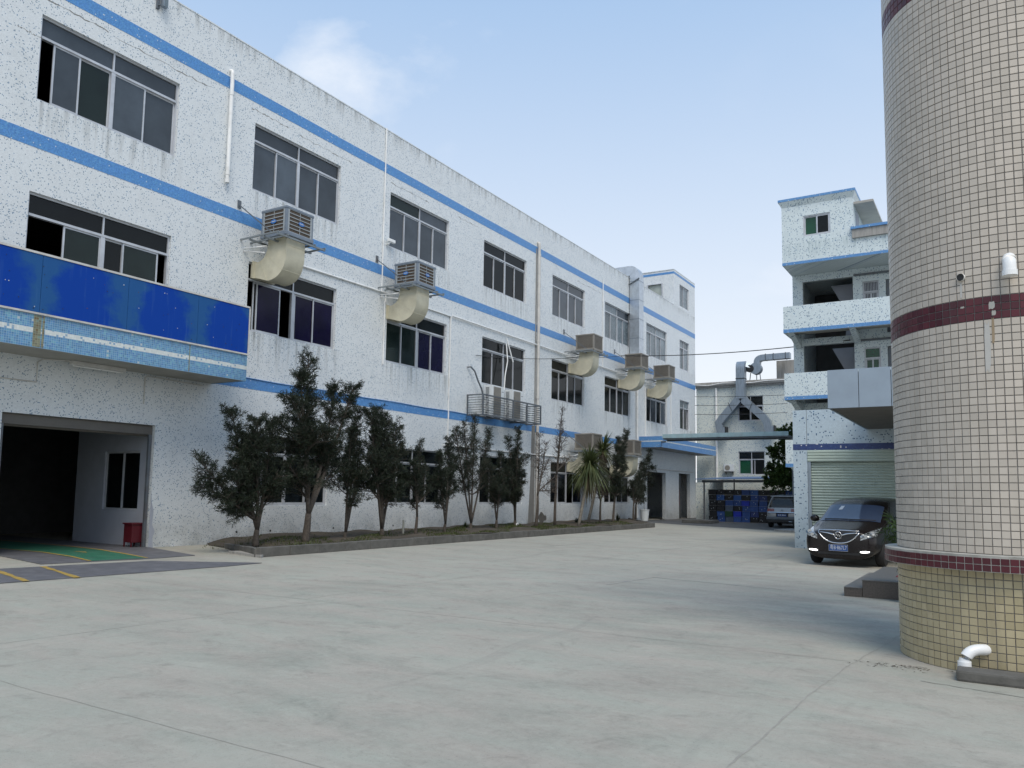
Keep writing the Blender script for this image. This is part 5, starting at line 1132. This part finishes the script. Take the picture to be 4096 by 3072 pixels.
# --- silver van at the back, rear towards the camera
sv = thing('minivan', 'old silver minivan seen from behind before the crates', 'van', (-9.62, 44.3, 0), R(3))
S2 = [(0.0,.36,.60,.52,.72,.78,.74,.80,.60), (.05,.30,.70,.50,.80,.86,.80,1.0,.66), (.12,.28,.74,.5,.83,.95,.82,1.30,.64), (.32,.27,.76,.5,.85,1.0,.84,1.66,.62), (.7,.26,.77,.5,.86,1.0,.85,1.74,.64), (2.6,.26,.77,.5,.86,1.0,.85,1.74,.64), (3.2,.26,.77,.5,.86,1.0,.85,1.6,.62), (3.9,.26,.77,.5,.85,.95,.84,1.1,.62), (4.5,.28,.72,.48,.8,.8,.78,.9,.55), (4.65,.32,.6,.45,.66,.6,.62,.7,.45)]
st2, sec2 = loft(S2); sbody = body_obj('body', car_body(st2, sec2), M['silver_paint'], sv)
bpy.context.view_layer.update(); BV2 = BVHTree.FromObject(sbody, bpy.context.evaluated_depsgraph_get())
def ry(x, z): h = BV2.ray_cast(Vector((x, -2, z)), Vector((0, 1, 0)))[0]; return h.y if h else .5
def rear(xf, zf, nu, nv, off, m, nm): return obj(nm, MB().grid(lambda a, b: (xf(a, b), ry(xf(a, b), zf(a, b))-off, zf(a, b)), nu, nv), M[m], sv, local=True, smooth='all')
rear(lambda a, b: (2*a-1)*(.70-.10*b), lambda a, b: 1.07+.42*b, 12, 6, .012, 'rear_glass', 'rear_window')
obj('spoiler', MB().bbox(-.62,.62,.12,.42,1.64,1.69,.02), M['silver_paint'], sv, local=True)
for s in (-1, 1):
    rear(lambda a, b, s=s: s*(.42+.36*a), lambda a, b: .86+.15*b, 8, 3, .014, 'tail_red', 'tail_lamp'); wheel(sv, s*.74, .85, .31); wheel(sv, s*.74, 3.6, .31)
    def sg2(a, b, s=s): y = .65+2.6*a; return (s*(.862-.20*b), y, 1.03+.58*b)
    obj('side_glass', MB().grid(sg2, 6, 3), M['car_glass'], sv, smooth='all', local=True)
obj('chrome_strip', MB().tube([(-.74,.02,.80),(-.5,-.03,.805),(.5,-.03,.805),(.74,.02,.80)], .028, 6), M['chrome'], sv, smooth=True, local=True)
obj('bumper', MB().bbox(-.82,.82,-.08,.2,.42,.60,.05), M['steel'], sv, local=True); obj('bumper_lower', MB().bbox(-.78,.78,-.05,.2,.28,.419,.03), M['black'], sv, local=True)
pl2 = obj('number_plate', MB().box(-.26,.22,-.10,-.081,.60,.745), M['plate_blue'], sv, local=True); obj('plate_lettering', MB().box(-.2,-.15,-.1015,-.1005,.64,.71).box(-.12,-.07,-.1015,-.1005,.64,.71).box(-.02,.03,-.1015,-.1005,.64,.71).box(.06,.11,-.1015,-.1005,.64,.71).box(.13,.17,-.1015,-.1005,.64,.71), M['plate_white'], pl2, local=True)
obj('plate_back', MB().box(-.32,.28,-.079,.05,.60,.79), M['black'], sv, local=True); obj('emblem', MB().tube([(.04*math.cos(a)-.02, -.01, .93+.04*math.sin(a)) for a in np.linspace(0, 6.28, 13)], .008, 5), M['black'], sv, local=True)
obj('tow_hook', MB().tube([(.3,-.08,.32),(.32,-.14,.34),(.5,-.1,.33)], .02, 6), M['chrome'], sv, local=True)

# ================================================================== TREES
def leaf_quads(P, D, L, W, jit=.35):
    """P (n,3) roots, D (n,3) unit directions -> verts, faces of slim rhombi"""
    n = len(P); side = np.cross(D, rng.normal(size=(n,3))); side /= np.linalg.norm(side, axis=1, keepdims=True)+1e-9
    L = (L*(1+jit*rng.uniform(-1, 1, n)))[:,None]; W = W*np.ones((n,1))
    drop = np.zeros((n,3)); drop[:,2] = -.12*L[:,0]
    V = np.stack([P, P+D*L*.5+side*W/2, P+D*L+drop, P+D*L*.5-side*W/2], 1).reshape(-1, 3)
    return V
def path(a, b, n, bow, up=.5):
    a, b = np.array(a, float), np.array(b, float); mid = (a+b)/2+rng.normal(size=3)*bow; mid[2] = a[2]+(b[2]-a[2])*(.5-.1*up); mid[:2] = a[:2]+(b[:2]-a[:2])*(.5+.22*up)+rng.normal(size=2)*bow*.6
    t = np.linspace(0, 1, n)[:,None]; return (1-t)**2*a+2*t*(1-t)*mid+t*t*b
def tree(name, label, base, fork, tips, r0, dens=1.0, leaf=.10, lw=.0165, mat='leaf', bark='bark', low=.3, spread=.58, tuft=13, twigs=27, group='trees in the planting bed', cat='tree', clear=0.0, lift=.38, extra=0, stems=2, wide=.75):
    base = np.array(base, float); t = thing(name, label, cat, tuple(base), 0, group); mb = MB(); LV = []
    fork = base+np.array(fork, float); nt_ = len(tips)
    trunk = path(base-np.array([0,0,.08]), fork, 6, .05); mb.tube(trunk, list(np.linspace(r0*1.25, r0*.85, 6)), 9)
    T_ = sorted([np.array(t_, float) for t_ in tips], key=lambda q: -q[2]); nl = max(stems, (len(T_)+2)//4); lead = []; H_ = T_[0][2]-base[2]
    for _ in range(extra):                                          # lower side limbs
        a_ = rng.uniform(0, 6.283); q_ = wide*(.55+.5*rng.random()); T_.append(np.array([base[0]+.8*q_*math.cos(a_), base[1]+q_*math.sin(a_), base[2]+H_*rng.uniform(.30,.62)]))
    for ti, tp in enumerate(T_):
        if ti < nl or not lead:
            st0 = fork; br = path(fork, tp, 12, .10, .25); lead.append(br); rr = list(np.linspace(r0*.72, .008, 12))
        else:                                                     # a side limb leaving the nearest leader
            best = None
            for L_ in lead:
                for i in range(1, 10):
                    h_ = math.hypot(tp[0]-L_[i][0], tp[1]-L_[i][1]); want = tp[2]-.75*h_-.12; c_ = abs(L_[i][2]-want)+.6*h_
                    if best is None or c_ < best[0]: best = (c_, L_[i], i)
            st0 = best[1]; br = path(st0, tp, 12, .07, .15); rr = list(np.linspace(max(.012, r0*.55*(1-best[2]/14)), .007, 12))
        mb.tube(br, rr, 6)
        Lb = np.linalg.norm(tp-st0); k = max(9, int(twigs*Lb*1.25)); low_ = low if st0 is fork else .12
        for _ in range(k):
            s = low_+(1-low_)*rng.random()**.8; i = min(10, int(s*11)); p = br[i]+(br[i+1]-br[i])*(s*11-i); d = br[i+1]-br[i]; d /= np.linalg.norm(d)
            q = rng.normal(size=3); q -= d*(q@d); q /= np.linalg.norm(q); dirn = d*lift+q*.8+np.array([0,0,.35]); dirn /= np.linalg.norm(dirn)
            tl_ = spread*(.35+.75*rng.random())*(1.15-.65*s); e = p+dirn*tl_; mid = (p+e)/2+rng.normal(size=3)*.03
            mb.tube([p, mid, e], [.010, .007, .004], 4, cap=False)
            if dens <= 0: continue
            for (f, cnt) in ((.35,.4), (.6,.6), (.8,.8), (1.0,1.2)):
                c = p+(e-p)*f; m = max(1, int(tuft*cnt*dens))
                D = rng.normal(size=(m,3))*.8+dirn*.75+np.array([0,0,.15]); D /= np.linalg.norm(D, axis=1, keepdims=True)
                LV.append(leaf_quads(c+rng.normal(size=(m,3))*.025, D, leaf, lw))
        if dens > 0:
            m = int(tuft*3*dens); D = rng.normal(size=(m,3))*.6+np.array([0,0,.6]); D /= np.linalg.norm(D, axis=1, keepdims=True); LV.append(leaf_quads(tp+rng.normal(size=(m,3))*.05, D, leaf, lw))
    obj('trunk', mb, M[bark], t, smooth='all', fix=False)
    if LV:
        V = np.concatenate(LV); n = len(V)//4; c = MB(); c.v = [tuple(v) for v in V]; c.f = [(4*i,4*i+1,4*i+2,4*i+3) for i in range(n)]; c.m = [0]*n
        obj('crown', c, M[mat], t, fix=False)
    return t
def tips(X, pts, dx=.5): return [tuple(onX(x, y, X+random.uniform(-dx, dx))) for x, y in pts]
tree('podocarpus_tree', 'dark spreading tree nearest the loading door with two long sprays reaching left', (-16.03,14.27,.2), (.0,.02,.35), tips(-16.03, [(928,1650),(1030,1690),(800,1845),(795,1930),(1085,1690),(1000,1740),(1110,1900),(905,1990),(960,1800),(1050,1960),(930,1900)]), .075, 1.0, low=.36, extra=9, stems=3, wide=1.05)
tree('podocarpus_tree', 'tallest tree of the row, its tip reaching above the blue band', (-15.78,15.75,.2), (.03,.05,.75), tips(-15.78, [(1234,1425),(1203,1500),(1340,1550),(1415,1545),(1160,1590),(1115,1680),(1385,1660),(1310,1720),(1190,1720),(1250,1600),(1290,1800),(1150,1850),(1350,1860),(1240,1900)]), .095, 1.0, low=.30, extra=9, stems=3, wide=1.05)
tree('podocarpus_tree', 'slim multi-stemmed tree third from the loading door', (-16.26,17.83,.2), (.0,.02,.15), tips(-16.26, [(1432,1640),(1405,1720),(1360,1830),(1440,1770),(1395,1790),(1460,1900)]), .055, .62, low=.40, spread=.34, extra=7, stems=4, wide=.8)
tree('podocarpus_tree', 'broad bushy tree fourth from the loading door with many close stems', (-16.24,19.47,.2), (.0,.0,.2), tips(-16.24, [(1508,1640),(1482,1650),(1540,1665),(1588,1700),(1618,1795),(1480,1820),(1550,1780),(1596,1870),(1520,1740)]), .075, .9, low=.36, extra=9, stems=5, wide=.9)
tree('podocarpus_tree', 'small round-headed tree with a thin side stem, fifth in the row', (-16.29,21.24,.2), (.02,.05,.55), tips(-16.29, [(1681,1765),(1655,1850),(1705,1870),(1640,1920),(1690,1940),(1720,1960)]), .05, .6, low=.3, spread=.32, extra=5, wide=.6)
tree('podocarpus_tree', 'compact dark tree sixth in the row, left of the cage', (-16.63,23.43,.2), (.0,.0,.25), tips(-16.63, [(1794,1755),(1757,1815),(1820,1830),(1775,1880),(1810,1930),(1750,1910),(1790,1970)]), .055, .8, low=.32, spread=.36, extra=6, stems=3, wide=.65)
tree('podocarpus_tree', 'tall airy tree directly below the left end of the steel cage', (-17.14,25.83,.2), (.0,.02,.2), tips(-17.14, [(1899,1670),(1822,1715),(1960,1720),(1855,1690),(1940,1775),(1840,1800),(1900,1760),(1930,1880),(1870,1880)]), .06, .5, low=.30, spread=.44, tuft=11, extra=8, stems=4, wide=.9)
tree('podocarpus_tree', 'short tree with crooked twin stems under the middle of the cage', (-17.09,27.63,.2), (.0,.0,.3), tips(-17.09, [(2003,1815),(1970,1870),(2030,1880),(1990,1930),(2020,1960)]), .055, .6, low=.28, spread=.36, extra=5, stems=2, wide=.7)
tree('podocarpus_tree', 'narrow upright tree below the right end of the steel cage', (-17.24,29.35,.2), (.0,.0,.25), tips(-17.24, [(2073,1715),(2032,1750),(2112,1820),(2060,1800),(2095,1900),(2035,1890),(2075,1960)]), .065, .62, low=.28, spread=.36, extra=7, stems=3, wide=.75)
tree('bare_tree', 'nearly bare tree forking beside the tall drain pipe', (-16.69,30.14,.2), (.02,.12,1.3), tips(-16.69, [(2160,1735),(2200,1830),(2225,1900),(2185,1770),(2150,1850),(2215,1960)], .3), .06, .10, mat='leaf_brown', bark='bark', low=.25, twigs=18, spread=.5, tuft=5)
tree('bare_tree', 'tall bare thin tree with needle-like tip before the wall', (-16.54,31.62,.2), (.02,.1,2.2), tips(-16.54, [(2249,1632),(2243,1690),(2262,1750),(2225,1760),(2278,1830)], .15), .055, .10, mat='leaf_brown', low=.1, twigs=16, spread=.46, tuft=4)
tree('podocarpus_tree', 'thin withered tree with reddish leaves between yucca and far trees', (-16.55,36.45,.2), (.0,.02,1.0), tips(-16.55, [(2411,1830),(2390,1880),(2432,1900),(2420,1960),(2395,1960)], .3), .05, .5, mat='leaf_brown', low=.2, spread=.42)
tree('podocarpus_tree', 'dark tree with twin pointed tips in front of the low beige cooler', (-16.58,38.08,.2), (.02,.1,1.0), tips(-16.58, [(2505,1725),(2476,1752),(2490,1800),(2455,1830),(2500,1850),(2470,1900),(2445,1950),(2490,1960)], .3), .055, .8, low=.25, spread=.4, extra=5, wide=.6)
tree('podocarpus_tree', 'leaning dark tree beside the far door, right of the low cooler', (-17.6,43.6,.2), (.0,.05,.8), tips(-17.6, [(2598,1805),(2570,1850),(2612,1870),(2560,1930),(2600,1940),(2550,1980)], .3), .055, .75, low=.2, spread=.48, extra=5, wide=.7)
tree('podocarpus_tree', 'last small tree of the row in front of the white bucket', (-16.9,41.6,.2), (.0,.0,.8), tips(-16.9, [(2555,1890),(2530,1930),(2580,1950),(2545,1975),(2575,1995)], .25), .05, .7, low=.2, spread=.42)
tree('ficus_tree', 'bushy green tree rising behind the entrance block corner', (-9.6,48.6,0), (.1,-.1,2.0), [(-10.9,48.4,4.4),(-10.2,48.2,5.4),(-9.4,48.1,6.3),(-8.9,48.8,5.6),(-11.2,49,3.4),(-9.8,47.6,4.8),(-9.3,47.9,3.9),(-10.6,47.7,3.0),(-11.3,48.2,2.6),(-9.8,47.8,2.4),(-9.2,47.6,5.4)], .12, 1.0, leaf=.14, lw=.075, mat='leaf_ficus', low=.2, spread=.95, tuft=14, group='trees beyond the yard')
# yuccas
def yucca(label, base, top, n, L, droop, dry):
    base, top = np.array(base, float), np.array(top, float); t = thing('yucca', label, 'yucca', tuple(base), 0, 'yuccas in the planting bed')
    p = path(base-np.array([0,0,.06]), top, 9, .05, .2); obj('trunk', MB().tube(p, list(np.linspace(.075,.06,9)), 10), M['bark_pale'], t, smooth='all', fix=False)
    for nm, cnt, mat, lo, hi in (('leaf_rosette', n, 'leaf_yucca', -.5, 1.3), ('dry_skirt', dry, 'leaf_yucca_dry', -1.45, -.55)):
        mb = MB()
        for i in range(cnt):
            az = random.uniform(0, 6.283); el_ = random.uniform(lo, hi); l = L*random.uniform(.7,1.1)*(1 if nm == 'leaf_rosette' else .8); w = .062
            d = Vector((math.cos(az)*math.cos(el_), math.sin(az)*math.cos(el_), math.sin(el_))); o_ = Vector(top)+Vector((0,0,random.uniform(-.25,.12))); s_ = Vector((-math.sin(az), math.cos(az), 0)); vs_ = []
            for j in range(5):
                q = j/4; c = o_+d*l*q+Vector((0,0,-droop*l*q*q*(1.2-max(0, el_)*.7))); ww = w*(1-q**2.2)*.5+.003; vs_ += [c+s_*ww+Vector((0,0,.01)), c-s_*ww+Vector((0,0,.01))]
            mb.add(vs_, [(2*j,2*j+1,2*j+3,2*j+2) for j in range(4)])
        obj(nm, mb, M[mat], t, fix=False, smooth='all')
yucca('spiky yucca with drooping yellowed leaves before the low beige cooler', (-16.25,33.4,.2), tuple(onX(2358,1858,-16.25)), 420, 1.30, .62, 120)
yucca('darker taller yucca whose upright leaves rise behind the low beige cooler', (-17.3,36.6,.2), tuple(onX(2412,1800,-17.3)), 240, 1.15, .2, 50)
def shrub(name, label, base, n, L, mat, cat='shrub', spread=.9):
    t = thing(name, label, cat, base, 0); mb = MB(); st_ = MB()
    for i in range(n):
        az = random.uniform(0, 6.283); el_ = random.uniform(.3,1.4); l = L*random.uniform(.6,1.1); d = Vector((math.cos(az)*math.cos(el_)*spread, math.sin(az)*math.cos(el_)*spread, math.sin(el_))); s_ = Vector((-math.sin(az), math.cos(az), 0)); b = Vector(base)+Vector((random.uniform(-.04,.04), random.uniform(-.04,.04), 0)); vs_ = []
        for j in range(4):
            q = j/3; c = b+d*l*q+Vector((0,0,-.3*l*q*q)); ww = .02*(1-q**2)+.002; vs_ += [c+s_*ww, c-s_*ww]
        mb.add(vs_, [(2*j,2*j+1,2*j+3,2*j+2) for j in range(3)])
    obj('leaves', mb, M[mat], t, fix=False, smooth='all'); obj('stem', st_.tube([tuple(base), tuple(Vector(base)+Vector((0,0,.12)))], .02, 6), M['bark'], t); return t
shrub('agave', 'small dark green agave at the foot of the yucca trunk', (-17.2,35.2,.2), 60, .42, 'leaf', 'agave')
shrub('weed', 'low weedy tuft against the wall under the cage', (-17.9,26.6,.2), 40, .4, 'grass', 'weed')
shrub('sapling', 'tiny sapling in the bed left of the white bucket', (-17.4,40.6,.2), 50, .6, 'leaf', 'sapling', .4)
# leafy pot plant on the steps beside the column
pt = thing('pot_plant', 'feathery green pot plant in a dark pot between column and minivan', 'plant', (-1.18,14.25,0))
obj('pot', MB().lathe([(.0,.0),(.13,.0),(.17,.30),(.19,.32),(.17,.33),(.15,.30),(.0,.29)], (-1.18,14.25,0), 24), M['black'], pt, smooth=True)
mb = MB(); lv = []
for i in range(17):
    a = random.uniform(0, 6.28); h = random.uniform(.75,1.30); r_ = random.uniform(.12,.42); p0 = np.array([-1.18,14.25,.28]); p1 = p0+np.array([math.cos(a)*r_-.10, math.sin(a)*r_*.6, h]); pp = path(p0, p1, 9, .04, .0)
    pp[-3:,2] -= np.array([.02,.07,.16]); mb.tube(pp, list(np.linspace(.007,.003,9)), 5)
    for k in range(3, 9):
        m = 7; D = rng.normal(size=(m,3))*.6+(pp[k]-pp[k-1])/np.linalg.norm(pp[k]-pp[k-1])*.5+np.array([0,0,-.25]); D /= np.linalg.norm(D, axis=1, keepdims=True); lv.append(leaf_quads(np.repeat(pp[k][None], m, 0), D, .17, .018))
obj('stems', mb, M['leaf_ficus'], pt, fix=False); V = np.concatenate(lv); c = MB(); c.v = [tuple(v) for v in V]; c.f = [(4*i,4*i+1,4*i+2,4*i+3) for i in range(len(V)//4)]; c.m = [0]*len(c.f); obj('leaves', c, M['leaf_ficus'], pt, fix=False)

# ================================================================== small things
cb = thing('red_cabinet', 'small red metal cabinet standing inside the loading door', 'cabinet', (-19.3,13.0,0))
obj('body', MB().bbox(-19.48,-19.12,12.85,13.2,.13,.60,.01), M['red_box'], cb); obj('lid', MB().bbox(-19.51,-19.09,12.82,13.22,.601,.64,.008), M['red_box'], cb)
for x in (-19.46,-19.16):
    for y in (12.87,13.16): obj('leg', MB().bar((x,y,.016),(x,y,.13),.03), M['red_box'], cb)
bk = thing('bucket', 'white plastic bucket with a stick standing by the far door', 'bucket', (-17.2,43.2,.2)); p = onX(2578,2086,-17.2)
bk.location = (-17.2, p.y, .14); ORG[bk.name] = Vector((-17.2, p.y, .14)); q0 = Vector((-17.2, p.y, .14))
obj('tub', MB().lathe([(.0,0),(.20,0),(.27,.60),(.29,.60),(.29,.64),(.26,.64),(.19,.03),(0,.03)], tuple(q0), 28), M['bucket'], bk, smooth=True); obj('stick', MB().tube([q0+Vector((0,.05,.1)), q0+Vector((.05,-.25,1.15))], .014, 6), M['bark'], bk)
tag(obj('marker_stub', MB().tube([(-17.0,21.5,.15),(-17.0,21.5,.62)], .035, 10).tube([(-17.0,21.5,.35),(-17.0,21.5,.40)], .043, 10), M['pole'], smooth=True), 'short cream pipe stub standing in the bed between tree trunks', 'pipe')
tag(obj('tap_pipe', MB().tube([(-16.9,28.9,.15),(-16.9,28.9,.34),(-16.9,29.0,.34),(-16.9,29.05,.30)], .03, 10), M['white_pvc'], smooth=True), 'tiny white bent pipe in the grass below the cage', 'pipe')
# vent holes and bare patches low on the factory wall
for (x, y) in ((946,2128),(1081,2123),(930,2163),(1066,2157),(1333,2112),(1322,2142),(1572,2102),(1562,2132)):
    p = onX(x, y, FX); obj('weep_hole', MB().prism([(p.y+.035*math.cos(k*.785), max(.05,p.z)+.035*math.sin(k*.785)) for k in range(8)], 'x', FX+.0005, FX+.004), M['black'], fac)
for (x, y, a, b) in ((2165,2086,.28,.30),(2180,2072,.14,.14)):
    p = onX(x, y, FX); obj('bare_patch', MB().prism([(p.y+a*math.cos(k*.449)*(1+.2*math.sin(k*2.1)), max(.4,p.z)+b*math.sin(k*.449)) for k in range(14)], 'x', FX+.0005, FX+.003), M['concrete'], fac)
